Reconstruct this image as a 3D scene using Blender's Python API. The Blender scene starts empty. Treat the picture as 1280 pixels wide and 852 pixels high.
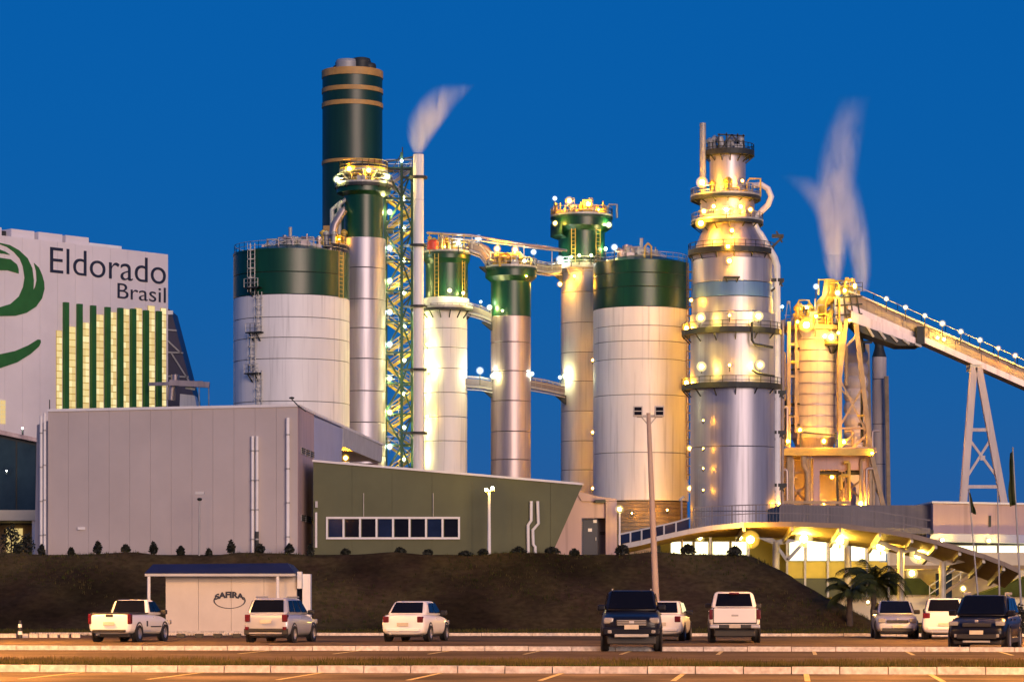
import bpy, math, random
from mathutils import Vector, Matrix
from math import sin, cos, pi, radians
random.seed(7)
sc = bpy.context.scene
COL = sc.collection
# ------------------------------------------------------------------ camera, sky, sun, exposure
F, CX, HY, EYE = 3500.0, 640.0, 746.0, 1.6          # focal length and horizon in photo pixels, eye height
cam_d = bpy.data.cameras.new('camera')
cam = bpy.data.objects.new('camera', cam_d); COL.objects.link(cam); sc.camera = cam
cam.location = (0, 0, EYE); cam.rotation_euler = (pi/2, 0, 0)
cam_d.sensor_width = 36; cam_d.lens = 36*F/1280; cam_d.shift_y = (HY-426)/1280
cam_d.clip_start = .5; cam_d.clip_end = 20000

SUN_EL, SUN_AZ = radians(9), radians(160)            # low, behind the viewer and to the right
world = bpy.data.worlds.new('World'); sc.world = world; world.use_nodes = True
wn = world.node_tree; bg = wn.nodes['Background']
sky = wn.nodes.new('ShaderNodeTexSky'); sky.sky_type = 'NISHITA'; sky.sun_disc = False
sky.sun_elevation = radians(2); sky.sun_rotation = SUN_AZ; sky.ozone_density = 6; sky.dust_density = .25; sky.air_density = 1
tw = wn.nodes.new('ShaderNodeMix'); tw.data_type = 'RGBA'; tw.blend_type = 'ADD'; tw.inputs[0].default_value = 1
dim = wn.nodes.new('ShaderNodeMix'); dim.data_type = 'RGBA'; dim.blend_type = 'MULTIPLY'; dim.inputs[0].default_value = 1; dim.inputs['B'].default_value = (.5, .5, .5, 1)
wn.links.new(sky.outputs[0], dim.inputs['A']); wn.links.new(dim.outputs['Result'], tw.inputs['A']); tw.inputs['B'].default_value = (0.0, .79, 3.05, 1)   # even twilight blue
wn.links.new(tw.outputs['Result'], bg.inputs[0]); bg.inputs[1].default_value = .105
sun_d = bpy.data.lights.new('sun', 'SUN'); sun = bpy.data.objects.new('sun', sun_d); COL.objects.link(sun)
sun_d.energy = 2.3; sun_d.angle = radians(26); sun_d.color = (1, .71, .56)
sd = Vector((sin(SUN_AZ)*cos(SUN_EL), cos(SUN_AZ)*cos(SUN_EL), sin(SUN_EL)))
sun.rotation_euler = (-sd).to_track_quat('-Z', 'Y').to_euler()
sc.view_settings.view_transform = 'Standard'; sc.view_settings.look = 'None'
sc.view_settings.exposure = 0; sc.view_settings.gamma = 1
try:
    sc.cycles.use_denoising = True; sc.cycles.max_bounces = 7; sc.cycles.volume_bounces = 4; sc.cycles.transparent_max_bounces = 12; sc.cycles.sample_clamp_indirect = 4
except Exception: pass

# ------------------------------------------------------------------ helpers
def X(px, D): return (px-CX)/F*D
def Z(py, D): return EYE+(HY-py)/F*D
def P(px, py, D): return Vector((X(px, D), D, Z(py, D)))

class MB:
    def __init__(s): s.v = []; s.f = []; s.s = []
    def add(s, vs, fs, smooth=False):
        n = len(s.v); s.v += [tuple(v) for v in vs]
        for f in fs: s.f.append([i+n for i in f]); s.s.append(smooth)
        return s
    def box(s, x0, x1, y0, y1, z0, z1):
        return s.add([(x0,y0,z0),(x1,y0,z0),(x1,y1,z0),(x0,y1,z0),(x0,y0,z1),(x1,y0,z1),(x1,y1,z1),(x0,y1,z1)],
                     [(3,2,1,0),(4,5,6,7),(0,1,5,4),(1,2,6,5),(2,3,7,6),(3,0,4,7)])
    def pbox(s, px0, px1, py0, py1, D, d):      # box from photo pixel extents at distance D, d metres deep
        return s.box(X(px0,D), X(px1,D), D, D+d, Z(py1,D), Z(py0,D))
    def bar(s, p, q, w, h=None):
        p = Vector(p); q = Vector(q); d = q-p
        if d.length < 1e-6: return s
        h = h or w; u = d.cross(Vector((0,0,1)))
        if u.length < 1e-5: u = Vector((1,0,0))
        u.normalize(); t = u.cross(d).normalized(); u = u*w/2; t = t*h/2
        return s.add([p-u-t,p+u-t,p+u+t,p-u+t,q-u-t,q+u-t,q+u+t,q-u+t],
                     [(3,2,1,0),(4,5,6,7),(0,1,5,4),(1,2,6,5),(2,3,7,6),(3,0,4,7)])
    def path(s, pts, r, n=8, cap=True):
        pts = [Vector(p) for p in pts]; rs = r if isinstance(r, (list, tuple)) else [r]*len(pts); vs = []
        for i, p in enumerate(pts):
            d = (pts[min(i+1,len(pts)-1)]-pts[max(i-1,0)]).normalized()
            u = d.cross(Vector((0,1,0)) if abs(d.y) < .9 else Vector((0,0,1))).normalized(); t = d.cross(u)
            vs += [p+(u*cos(2*pi*k/n)+t*sin(2*pi*k/n))*rs[i] for k in range(n)]
        fs = [(i*n+k, i*n+(k+1)%n, (i+1)*n+(k+1)%n, (i+1)*n+k) for i in range(len(pts)-1) for k in range(n)]
        s.add(vs, fs, n > 5)
        if cap:
            m = len(vs); s.add(vs[:n], [tuple(range(n))[::-1]]); s.add(vs[m-n:], [tuple(range(n))])
        return s
    def tube(s, p, q, r, n=8, r2=None): return s.path([p, q], [r, r if r2 is None else r2], n)
    def lathe(s, c, prof, n=48, smooth=True, a0=0, a1=2*pi):
        full = abs(a1-a0-2*pi) < 1e-6; m = n if full else n+1
        c = Vector(c)
        for (r0, z0), (r1, z1) in zip(prof[:-1], prof[1:]):
            vs = []
            for r, z in ((r0,z0),(r1,z1)):
                vs += [(c.x+r*cos(a0+(a1-a0)*k/n), c.y+r*sin(a0+(a1-a0)*k/n), c.z+z) for k in range(m)]
            s.add(vs, [(k, (k+1) % m, m+(k+1) % m, m+k) for k in range(n)], smooth)
        return s
    def prism(s, poly, ext):                    # closed planar polygon of 3-D points pushed along ext
        poly = [Vector(p) for p in poly]; e = Vector(ext); n = len(poly)
        s.add(poly+[p+e for p in poly], [tuple(range(n)), tuple(range(2*n-1, n-1, -1))]+[(i, (i+1)%n, n+(i+1)%n, n+i)[::-1] for i in range(n)])
        return s
    def rail(s, pts, h=1.1, w=.07, step=1.6, rails=(1, .5)):
        pts = [Vector(p) for p in pts]; up = Vector((0,0,h))
        for a, b in zip(pts[:-1], pts[1:]):
            for r in rails: s.bar(a+up*r, b+up*r, w)
            k = max(1, int((b-a).length/step))
            for i in range(k+1): s.bar(a.lerp(b, i/k), a.lerp(b, i/k)+up, w)
        return s
    def ringrail(s, c, r, z, h=1.1, n=20, a0=0, a1=2*pi, w=.07):
        return s.rail([(c[0]+r*cos(a0+(a1-a0)*i/n), c[1]+r*sin(a0+(a1-a0)*i/n), z) for i in range(n+1)], h, w, 3)
    def build(s, name, mat, parent=None, loc=None, bevel=0, sub=0):
        me = bpy.data.meshes.new(name)
        base = Vector(loc) if loc is not None else (rootloc(parent) if parent else Vector())
        me.from_pydata([tuple(Vector(v)-base) for v in s.v], [], s.f)
        me.polygons.foreach_set('use_smooth', s.s); me.materials.append(mat); me.update()
        o = bpy.data.objects.new(name, me); COL.objects.link(o)
        if parent: o.parent = parent
        elif loc is not None: o.location = base
        if bevel:
            b = o.modifiers.new('round', 'BEVEL'); b.width = bevel; b.segments = 3; b.limit_method = 'ANGLE'
        if sub:
            b = o.modifiers.new('smooth', 'SUBSURF'); b.levels = sub; b.render_levels = sub
        return o
def rootloc(o):
    v = Vector()
    while o: v += o.location; o = o.parent
    return v
def tag(o, label=None, cat=None, group=None, kind=None):
    if label: o['label'] = label
    if cat: o['category'] = cat
    if group: o['group'] = group
    if kind: o['kind'] = kind
    return o
def thing(name, label, cat, loc=(0,0,0), group=None, rz=0):
    o = bpy.data.objects.new(name, None); COL.objects.link(o); o.location = loc; o.rotation_euler.z = rz
    o.empty_display_size = .2
    return tag(o, label, cat, group)
def copy_tree(o, parent=None):
    c = o.copy(); COL.objects.link(c); c.parent = parent
    for ch in [k for k in bpy.data.objects if k.parent == o]: copy_tree(ch, c)
    return c
ORD = ['first','second','third','fourth','fifth','sixth','seventh','eighth','ninth','tenth','eleventh','twelfth','thirteenth','fourteenth','fifteenth','sixteenth','seventeenth','eighteenth','nineteenth','twentieth','twenty-first','twenty-second','twenty-third','twenty-fourth','twenty-fifth','twenty-sixth']

# ------------------------------------------------------------------ materials
M = {}
def mat(key, col, rough=.6, metal=0, var=.12, scale=.6, bump=0., streak=0., coat=0., col2=None, spec=.5, fine=0., big=0., ov=.05):
    m = bpy.data.materials.new(key); M[key] = m; m.use_nodes = True
    nt = m.node_tree; b = nt.nodes['Principled BSDF']; L = nt.links.new
    b.inputs['Roughness'].default_value = rough; b.inputs['Metallic'].default_value = metal
    b.inputs['Specular IOR Level'].default_value = spec
    if coat: b.inputs['Coat Weight'].default_value = coat; b.inputs['Coat Roughness'].default_value = .05
    tc = nt.nodes.new('ShaderNodeTexCoord')
    mp = nt.nodes.new('ShaderNodeMapping'); L(tc.outputs['Object'], mp.inputs[0])
    if streak: mp.inputs['Scale'].default_value = (1, 1, streak)
    nz = nt.nodes.new('ShaderNodeTexNoise'); nz.inputs['Scale'].default_value = scale; nz.inputs['Detail'].default_value = 7; nz.inputs['Roughness'].default_value = .62
    L(mp.outputs[0], nz.inputs['Vector'])
    rp = nt.nodes.new('ShaderNodeValToRGB'); L(nz.outputs['Fac'], rp.inputs[0])
    c2 = col2 or [c*(1+var) for c in col]; c1 = col if col2 else [c*(1-var) for c in col]
    rp.color_ramp.elements[0].position = .34; rp.color_ramp.elements[0].color = (*c1, 1)
    rp.color_ramp.elements[1].position = .66; rp.color_ramp.elements[1].color = (*[min(c, .92) for c in c2], 1)
    out = rp.outputs[0]
    if fine:
        n2 = nt.nodes.new('ShaderNodeTexNoise'); n2.inputs['Scale'].default_value = fine; n2.inputs['Detail'].default_value = 4
        L(tc.outputs['Object'], n2.inputs['Vector'])
        r2 = nt.nodes.new('ShaderNodeMapRange'); r2.inputs['From Min'].default_value = .3; r2.inputs['From Max'].default_value = .7
        r2.inputs['To Min'].default_value = .72; r2.inputs['To Max'].default_value = 1.25; L(n2.outputs['Fac'], r2.inputs[0])
        mx = nt.nodes.new('ShaderNodeMix'); mx.data_type = 'RGBA'; mx.blend_type = 'MULTIPLY'; mx.inputs[0].default_value = 1
        L(out, mx.inputs['A']); L(r2.outputs[0], mx.inputs['B']); out = mx.outputs['Result']
    for on_, sc_, z_, lo, hi, p0, p1 in ((streak > 0, 2.6, .035, 1.0, .74, .54, .72), (big > 0, big, 1, .45, 1.6, .36, .64)):
        if not on_: continue
        m3 = nt.nodes.new('ShaderNodeMapping'); m3.inputs['Scale'].default_value = (1, 1, z_); L(tc.outputs['Object'], m3.inputs[0])
        n3 = nt.nodes.new('ShaderNodeTexNoise'); n3.inputs['Scale'].default_value = sc_; n3.inputs['Detail'].default_value = 5; L(m3.outputs[0], n3.inputs['Vector'])
        r4 = nt.nodes.new('ShaderNodeMapRange'); r4.inputs['From Min'].default_value = p0; r4.inputs['From Max'].default_value = p1
        r4.inputs['To Min'].default_value = lo; r4.inputs['To Max'].default_value = hi; L(n3.outputs['Fac'], r4.inputs[0])
        x3 = nt.nodes.new('ShaderNodeMix'); x3.data_type = 'RGBA'; x3.blend_type = 'MULTIPLY'; x3.inputs[0].default_value = 1
        L(out, x3.inputs['A']); L(r4.outputs[0], x3.inputs['B']); out = x3.outputs['Result']
    oi = nt.nodes.new('ShaderNodeObjectInfo'); mr = nt.nodes.new('ShaderNodeMapRange')   # each piece a shade of its own
    mr.inputs['To Min'].default_value = 1-ov; mr.inputs['To Max'].default_value = 1+ov; L(oi.outputs['Random'], mr.inputs[0])
    m2 = nt.nodes.new('ShaderNodeMix'); m2.data_type = 'RGBA'; m2.blend_type = 'MULTIPLY'; m2.inputs[0].default_value = 1
    L(out, m2.inputs['A']); L(mr.outputs[0], m2.inputs['B'])
    L(m2.outputs['Result'], b.inputs['Base Color'])
    if metal > .3 or rough < .5:
        r3 = nt.nodes.new('ShaderNodeMapRange'); r3.inputs['To Min'].default_value = max(.03, rough*.75); r3.inputs['To Max'].default_value = rough*1.35
        L(nz.outputs['Fac'], r3.inputs[0]); L(r3.outputs[0], b.inputs['Roughness'])
    if bump:
        bp = nt.nodes.new('ShaderNodeBump'); bp.inputs['Strength'].default_value = bump; bp.inputs['Distance'].default_value = .1
        L(nz.outputs['Fac'], bp.inputs['Height']); L(bp.outputs[0], b.inputs['Normal'])
    return m
def glow(key, col, strength):
    m = bpy.data.materials.new(key); M[key] = m; m.use_nodes = True; b = m.node_tree.nodes['Principled BSDF']
    b.inputs['Base Color'].default_value = (.12, .11, .1, 1); b.inputs['Emission Color'].default_value = (*col, 1); b.inputs['Emission Strength'].default_value = strength
    return m
mat('white_shell', (.82, .80, .77), .5, 0, .07, .5, streak=.12)
mat('cream_shell', (.74, .72, .68), .5, 0, .07, .5, streak=.12)
mat('green_shell', (.005, .053, .022), .34, 0, .25, .5, streak=.12)
mat('stack_green', (.006, .040, .027), .4, 0, .25, .4, streak=.1)
mat('gold', (.42, .24, .07), .55, 0, .15, .8)
mat('steel', (.42, .41, .47), .42, .6, .16, .7, streak=.05, bump=.06)
mat('steel_warm', (.44, .37, .365), .42, .7, .2, .5, streak=.08, bump=.05)
mat('blue_band', (.10, .20, .42), .45, .2, .12, .6, streak=.1)
mat('grey_steel', (.36, .36, .36), .55, .2, .15, 1)
mat('dark_steel', (.03, .035, .035), .6, .2, .25, 1)
mat('green_steel', (.012, .05, .03), .55, .1, .25, 1)
mat('galv', (.46, .45, .40), .55, .3, .2, 1.2)
mat('paint_and_lit_yellow', (.55, .38, .06), .5, 0, .15, 1)  # yellow paint; on ladders and stairs also lamplight put into galvanised steel's colour
mat('red_paint', (.5, .05, .03), .5)
mat('facade', (.76, .70, .71), .7, 0, .05, .15, ov=.01)
mat('mural_green', (.02, .13, .025), .6, 0, .12, .5)
mat('ink', (.015, .02, .045), .6, 0, .1, 1)
mat('mauve_wall', (.51, .455, .43), .75, 0, .07, .2, ov=.006)
mat('pink_wall', (.50, .36, .35), .75, 0, .08, .5, streak=.2)
mat('olive_wall', (.108, .118, .060), .75, 0, .12, .3, ov=.01)
mat('pale_blue_wall', (.42, .45, .62), .6, 0, .06, .5)
mat('white_trim', (.76, .75, .74), .5, 0, .06, 1)
mat('grey_trim', (.5, .5, .5), .6, 0, .1, 1)
mat('cream_wall', (.70, .62, .45), .75, 0, .1, .5)
mat('yellow_wall', (.66, .54, .08), .7, 0, .12, .5)
mat('canopy_brown', (.24, .19, .15), .7, 0, .15, .8)
mat('rail_grey', (.17, .15, .16), .6, .1, .15, 1)
mat('brown_wall', (.30, .22, .13), .8, 0, .2, .8)
mat('grey_parapet', (.16, .145, .15), .75, 0, .12, .4, streak=.3)
mat('glass_dark', (.008, .009, .016), .05, 0, .2, 1, spec=.09)
mat('glass_blue', (.012, .022, .06), .06, 0, .2, 1, spec=.12)
mat('glass_green', (.03, .05, .06), .1, 0, .3, .4, spec=.35)
mat('door_blue', (.025, .035, .06), .5)
mat('blue_roof', (.007, .012, .06), .5, 0, .15, 1)
mat('kiosk_wall', (.62, .56, .50), .7, 0, .07, .6, ov=.015)
mat('hood_blue', (.030, .030, .075), .5, 0, .2, .3)
mat('asphalt', (.105, .08, .05), .9, 0, .38, .22, bump=.15, fine=14, spec=.08, big=.35)
mat('road', (.115, .08, .048), .92, 0, .35, .25, bump=.1, fine=9, spec=.05)
mat('concrete', (.55, .51, .47), .8, 0, .16, 1.2, fine=8)
mat('kerb_paint', (.50, .47, .45), .7, 0, .14, 2, fine=9)
mat('line_paint', (.52, .42, .16), .7, 0, .25, 3, fine=12)
mat('soil', (.046, .027, .015), .95, 0, .4, .35, bump=.5, col2=(.068, .048, .018), fine=3, spec=.05, big=.13)
mat('grass_blade', (.045, .052, .010), .8, 0, .5, .25, spec=.1)
mat('dry_blade', (.10, .078, .026), .8, 0, .4, .25, spec=.1)
mat('shrub_leaf', (.010, .013, .007), .7, 0, .5, 2)
mat('palm_leaf', (.032, .040, .010), .6, 0, .4, 1, spec=.12)
mat('bark', (.07, .05, .035), .9, 0, .3, 5, bump=.6)
mat('rubber', (.014, .014, .015), .75, 0, .2, 4)
mat('rim', (.42, .42, .44), .35, .7, .1, 3)
mat('plastic', (.016, .016, .018), .5, 0, .2, 3)
mat('car_white', (.80, .79, .78), .32, 0, .03, 1, coat=.6)
mat('car_silver', (.45, .47, .53), .32, .3, .05, 1, coat=.6)
mat('car_black', (.005, .006, .012), .3, 0, .1, 1, coat=.12, spec=.2)
mat('tail_red', (.10, .006, .008), .2, 0, .15, 4, coat=.5)
mat('lens', (.34, .33, .31), .12, .2, .1, 4, coat=.6)
mat('bin_shell', (.60, .50, .40), .5, 0, .12, .6, streak=.12)
mat('frame_brown', (.36, .27, .17), .6, .1, .2, 1)
mat('gallery', (.31, .235, .19), .6, 0, .15, .6, streak=.2)
mat('trestle', (.58, .50, .47), .6, 0, .1, .8, streak=.2)
mat('car_glass', (.004, .0045, .008), .05, 0, .1, 1, spec=.12)
mat('green_bank', (.06, .075, .018), .9, 0, .3, .8, spec=.1)
mat('canopy_soffit', (.36, .29, .17), .7, 0, .12, .8)
mat('plate', (.52, .47, .38), .5, 0, .1, 6)
mat('pole_paint', (.36, .29, .26), .65, 0, .12, .8)
mat('flag_cloth', (.01, .05, .02), .8, 0, .3, 1.5, col2=(.06, .06, .01))
glow('sodium', (1, .42, .022), 1000); glow('mercury', (1, .90, .30), 520); glow('warm', (1, .60, .075), 520); glow('amber', (1, .41, .016), 1000)
glow('daylight', (.95, 1, .85), 300); glow('lit_window', (1, .90, .46), 3.2); glow('lit_pane_a', (1, .77, .30), .85); glow('lit_pane_b', (1, .72, .26), .74); glow('lit_pane_c', (1, .84, .40), .98)
glow('lot_lamp', (1, .40, .075), 13000); glow('lot_lamp_far', (1, .44, .09), 14000)
def halo_volume(kind, col):                            # lens halo round a lamp, imitated by a sphere of glowing volume
    m = bpy.data.materials.new(kind+'_halo'); M[kind+'_halo'] = m; m.use_nodes = True; nt = m.node_tree; nt.nodes.clear()
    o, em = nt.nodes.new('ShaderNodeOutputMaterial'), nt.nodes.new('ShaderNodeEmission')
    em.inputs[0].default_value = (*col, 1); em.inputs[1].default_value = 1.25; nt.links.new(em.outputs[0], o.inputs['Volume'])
halo_volume('sodium', (1, .55, .06)); halo_volume('amber', (1, .50, .05)); halo_volume('warm', (1, .78, .25)); halo_volume('mercury', (.9, 1, .55)); halo_volume('daylight', (.8, .95, 1))

_ico = {}
def ico(r):
    k = round(r, 3)
    if k not in _ico:
        import bmesh
        bm = bmesh.new(); bmesh.ops.create_icosphere(bm, subdivisions=2, radius=r)
        for f in bm.faces: f.smooth = True
        me = bpy.data.meshes.new('bulb'); bm.to_mesh(me); bm.free(); _ico[k] = me
    return _ico[k]
_bulb = {}
def bulb(p, r, kind, parent, name='bulb'):
    k = (round(r,3), kind)
    if k not in _bulb:
        me = ico(r).copy(); me.name = name; me.materials.clear(); me.materials.append(M[kind]); _bulb[k] = me
    o = bpy.data.objects.new(name, _bulb[k]); COL.objects.link(o); o.parent = parent
    o.location = Vector(p)-rootloc(parent); return o
def lamp(parent, px, py, D, kind='mercury', r=.34, down=1.2):
    """floodlight part: short stem, hooded housing behind the bulb, glowing bulb as sub-part"""
    p = P(px, py, D); m = MB()
    m.tube(p+Vector((0,.1,-down)), p+Vector((0,.1,-r)), .06, 6)
    m.tube(p+Vector((0,r*.5,0)), p+Vector((0,r*1.3,0)), r*.55, 10, r*.4)
    h = m.build('floodlight', M['dark_steel'], parent)
    bulb(p, r*.46, kind, h)
    if r >= .2: bulb(p, r*1.22, kind+'_halo', h, 'halo')  # sphere of added glow round the bulb, no real glass
    return h

def shell(root, px, D, r, ys, mt, name='shell_course', gap=.035, n=56):
    """a cylinder shell laid up in courses; ys = photo heights of its seams from the top down"""
    for y0, y1 in zip(ys[:-1], ys[1:]):
        z1, z0 = Z(y0, D)-gap, Z(y1, D)+gap
        MB().lathe((X(px,D), D, 0), [(r-.25,z0),(r-.03,z0),(r,z0+.04),(r,z1-.04),(r-.03,z1),(r-.25,z1)], n).build(name, M[mt], root)
    MB().lathe((X(px,D), D, 0), [(0,Z(ys[-1],D)),(r-.12,Z(ys[-1],D)),(r-.12,Z(ys[0],D)-.03),(0,Z(ys[0],D)-.03)], n).build('core', M['dark_steel'], root)
def platform(root, px, D, py, r0, r1, th=.35, mt='dark_steel', railm='galv', h=1.1, a0=0, a1=2*pi, kick=True, brackets=10):
    z = Z(py, D); c = (X(px,D), D, 0); m = MB()
    m.lathe(c, [(r0,z-th),(r1,z-th),(r1,z),(r0,z),(r0,z-th)], 40, False, a0, a1)
    for i in range(brackets):
        a = a0+(a1-a0)*(i+.5)/brackets
        m.bar((c[0]+r0*cos(a), c[1]+r0*sin(a), z-th-.9), (c[0]+(r1-.1)*cos(a), c[1]+(r1-.1)*sin(a), z-th), .12)
    o = m.build('platform', M[mt], root)
    q = MB().ringrail(c, r1-.06, z, h, max(3, round(24*(a1-a0)/(2*pi))), a0, a1)
    if kick: q.lathe(c, [(r1,z),(r1,z+.25)], 40, False, a0, a1)
    q.build('railing', M[railm], o)
    return o
def ladder(root, px, D, r, ang, py0, py1, mt='paint_and_lit_yellow', cage=True, w=.55):
    """caged ladder standing off a cylinder at angle ang (-90 deg faces the viewer)"""
    c = Vector((X(px,D), D, 0)); u = Vector((cos(ang), sin(ang), 0)); t = Vector((-sin(ang), cos(ang), 0)); m = MB()
    z1, z0 = Z(py0,D), Z(py1,D); b = c+u*(r+.2)
    for s in (-1,1): m.bar(b+t*s*w/2+Vector((0,0,z0)), b+t*s*w/2+Vector((0,0,z1)), .09)
    k = int((z1-z0)/.5)
    for i in range(k): m.bar(b-t*w/2+Vector((0,0,z0+i*.5)), b+t*w/2+Vector((0,0,z0+i*.5)), .05)
    if cage:
        for i in range(int((z1-z0)/1.1)):
            z = Vector((0,0,z0+1.1*i+.6)); pts = [b+t*w*.6*cos(a)+u*(.75*sin(a))+z for a in [pi*j/6 for j in range(7)]]
            for a_, b_ in zip(pts[:-1], pts[1:]): m.bar(a_, b_, .06, .1)
        for a in (pi*.3, pi*.7):
            q = b+t*w*.6*cos(a)+u*.75*sin(a); m.bar(q+Vector((0,0,z0)), q+Vector((0,0,z1)), .05)
    return m.build('ladder', M[mt], root)
def clutter(root, px, D, py, r, n, hmax, mt, seed, name='roof_fittings'):
    """pumps, vents, pipes and valve stands on a vessel roof, each its own part"""
    rd = random.Random(seed); c = Vector((X(px,D), D, Z(py,D)))
    for i in range(n):
        a = rd.uniform(pi, 2*pi); q = c+Vector((cos(a)*r*rd.random(), sin(a)*r*rd.random(), -.05)); h = hmax*rd.uniform(.35, 1); m = MB()
        k = rd.random()
        if k < .35: m.lathe(q, [(.28,0),(.28,h*.7),(.45,h*.7),(.45,h*.85),(.12,h),(0,h)], 10)
        elif k < .65:
            e = q+Vector((rd.choice((-1,1))*rd.uniform(.8,1.8), 0, 0)); m.path([q, q+Vector((0,0,h*.8)), q.lerp(e,.2)+Vector((0,0,h)), e+Vector((0,0,h)), e], .13, 7)
        elif k < .85:
            m.box(q.x-.5, q.x+.5, q.y-.4, q.y+.4, q.z, q.z+h*.5); m.tube(q+Vector((.2,0,h*.5)), q+Vector((.2,0,h)), .1, 6)
        else:
            for s in (-1,1): m.bar(q+Vector((s*.5,0,0)), q+Vector((s*.15,0,h)), .09)
            m.bar(q+Vector((-.5,0,h*.5)), q+Vector((.5,0,h*.5)), .07); m.lathe(q+Vector((0,0,h)), [(0,0),(.25,0),(.25,.3),(0,.35)], 8)
        m.build(name, M[mt if rd.random() < .7 else 'grey_steel'], root)
def text(body, size, mt, parent, origin, xdir, ydir, depth, name='lettering', width=None, offset=0.0):
    cu = bpy.data.curves.new(name, 'FONT'); cu.body = body; cu.size = size; cu.extrude = depth; cu.offset = offset
    tmp = bpy.data.objects.new(name, cu); COL.objects.link(tmp)
    dg = bpy.context.evaluated_depsgraph_get(); me = bpy.data.meshes.new_from_object(tmp.evaluated_get(dg))
    bpy.data.objects.remove(tmp)
    xs = [v.co.x for v in me.vertices]; w0, w1 = min(xs), max(xs); kx = (width/(w1-w0)) if width else 1
    n = xdir.cross(ydir)
    for v in me.vertices:
        c = v.co.copy(); v.co = origin+xdir*((c.x-w0)*kx)+ydir*c.y+n*c.z-rootloc(parent)
    me.materials.clear(); me.materials.append(M[mt])
    o = bpy.data.objects.new(name, me); COL.objects.link(o); o.parent = parent; return o
# ================================================================== THE PLANT (on the plateau behind the embankment)
PG = 3.9                                              # plateau height
def on(px, D, z=PG): return Vector((X(px, D), D, z))
GS = 'white storage silos with dark green crowns'
# ---- big pale silo beside the tall stack
def big_silo(px, D, rpx, ys_g, ys_w, label, seed, skirt=None):
    t = thing('storage_silo', label, 'silo', on(px, D), GS); r = rpx*D/F
    shell(t, px, D, r, ys_g, 'green_shell', 'crown_course'); shell(t, px, D, r, ys_w, 'white_shell')
    zt = Z(ys_g[0], D)
    MB().lathe((X(px,D), D, zt), [(r+.05,-.25),(r+.05,.02),(r*.55,.75),(r*.18,1.35),(0,1.4)], 56).build('roof', M['green_shell'], t)
    q = MB().ringrail((X(px,D), D), r-.1, zt, 1.0, 36, w=.05); q.build('roof_railing', M['galv'], t)
    c = Vector((X(px,D), D-r*.3, zt)); w = rpx*D/F
    m = MB()                                          # roof walkway up to the top manhole
    for s in (-1, 1):
        a, b = c+Vector((-w*.42,0,.5)), c+Vector((-.4,0,1.45)); m.bar(a+Vector((0,s*.5,0)), b+Vector((0,s*.5,0)), .2, .08); m.rail([a+Vector((0,s*.5,0)), b+Vector((0,s*.5,0))], .55, .05, 1.0)
        a, b = c+Vector((w*.5,0,.35)), c+Vector((.4,0,1.45)); m.bar(a+Vector((0,s*.5,0)), b+Vector((0,s*.5,0)), .2, .08); m.rail([a+Vector((0,s*.5,0)), b+Vector((0,s*.5,0))], .55, .05, 1.0)
    m.build('roof_walkway', M['galv'], t)
    MB().lathe(c+Vector((0,0,1.0)), [(.75,0),(.75,.7),(.5,.95),(.2,1.0),(.2,2.1),(0,2.1)], 14).build('manhole', M['grey_steel'], t)
    clutter(t, px, D, ys_g[0]-6, r*.52, 26, 1.7, 'steel_warm', seed)
    return t, r
t, r = big_silo(364.5, 338, 72.5, [319,347.5,375], [375,403,428,454,506,560,640,722], 'wide white silo with dark green crown and caged ladder beside tall stack', 3)
for a, b, px in ((312,372,322.5), (372,420,331), (420,468,323), (468,520,331)):
    ang = -pi/2+math.asin(max(-1, min(1, (px-364.5)/72.5))); ladder(t, 364.5, 338, r, ang, a, b, 'galv', True, .7)
for py, px in ((366,325), (421,327), (471,325)):       # ladder landings on brackets
    ang = -pi/2+math.asin((px-364.5)/72.5); platform(t, 364.5, 338, py, r, r+1.0, .15, 'dark_steel', 'galv', 1.0, ang-.13, ang+.13, False, 2)
ladder(t, 364.5, 338, r, -pi/2+math.asin((427-364.5)/72.5), 319, 376, 'paint_and_lit_yellow', False, .9)
# ---- white silo with green crown next to the steel digester
t, r = big_silo(801, 352, 59.5, [331,347,364,388.5], [388.5,412,431,453,497,568,627], 'wide white silo with dark green crown between slim tower and steel digester', 9)
MB().lathe((X(801,352), 352, 0), [(0,PG),(r-.15,PG),(r-.15,Z(628,352)),(0,Z(628,352))], 56).build('base_wall', M['brown_wall'], t)
m = MB()
for i in range(9): m.lathe((X(801,352), 352, Z(631+i*4.5,352)), [(r-.2,-.06),(r-.06,0),(r-.2,.06)], 56)
m.build('base_ribs', M['brown_wall'], t)
lamp(t, 834, 637, 345.4, 'amber', .2, .5); lamp(t, 790, 641, 345.4, 'amber', .16, .5)
m = MB()
for s in (-1,1): m.path([P(810+s*4, 331, 347), P(810+s*4, 308, 347), P(810, 304, 347)], .12, 8)
m.build('roof_pipe', M['paint_and_lit_yellow'], t)
lamp(t, 768, 309, 347, 'daylight', .38, 2)
ladder(t, 801, 352, r, -pi/2+math.asin(.93), 331, 600, 'paint_and_lit_yellow', True, .7)
for py in (415, 480): 
    ang = -pi/2+math.asin(.9); platform(t, 801, 352, py, r, r+1.3, .25, 'paint_and_lit_yellow', 'paint_and_lit_yellow', 1, ang-.16, ang+.16, False, 2)

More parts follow.
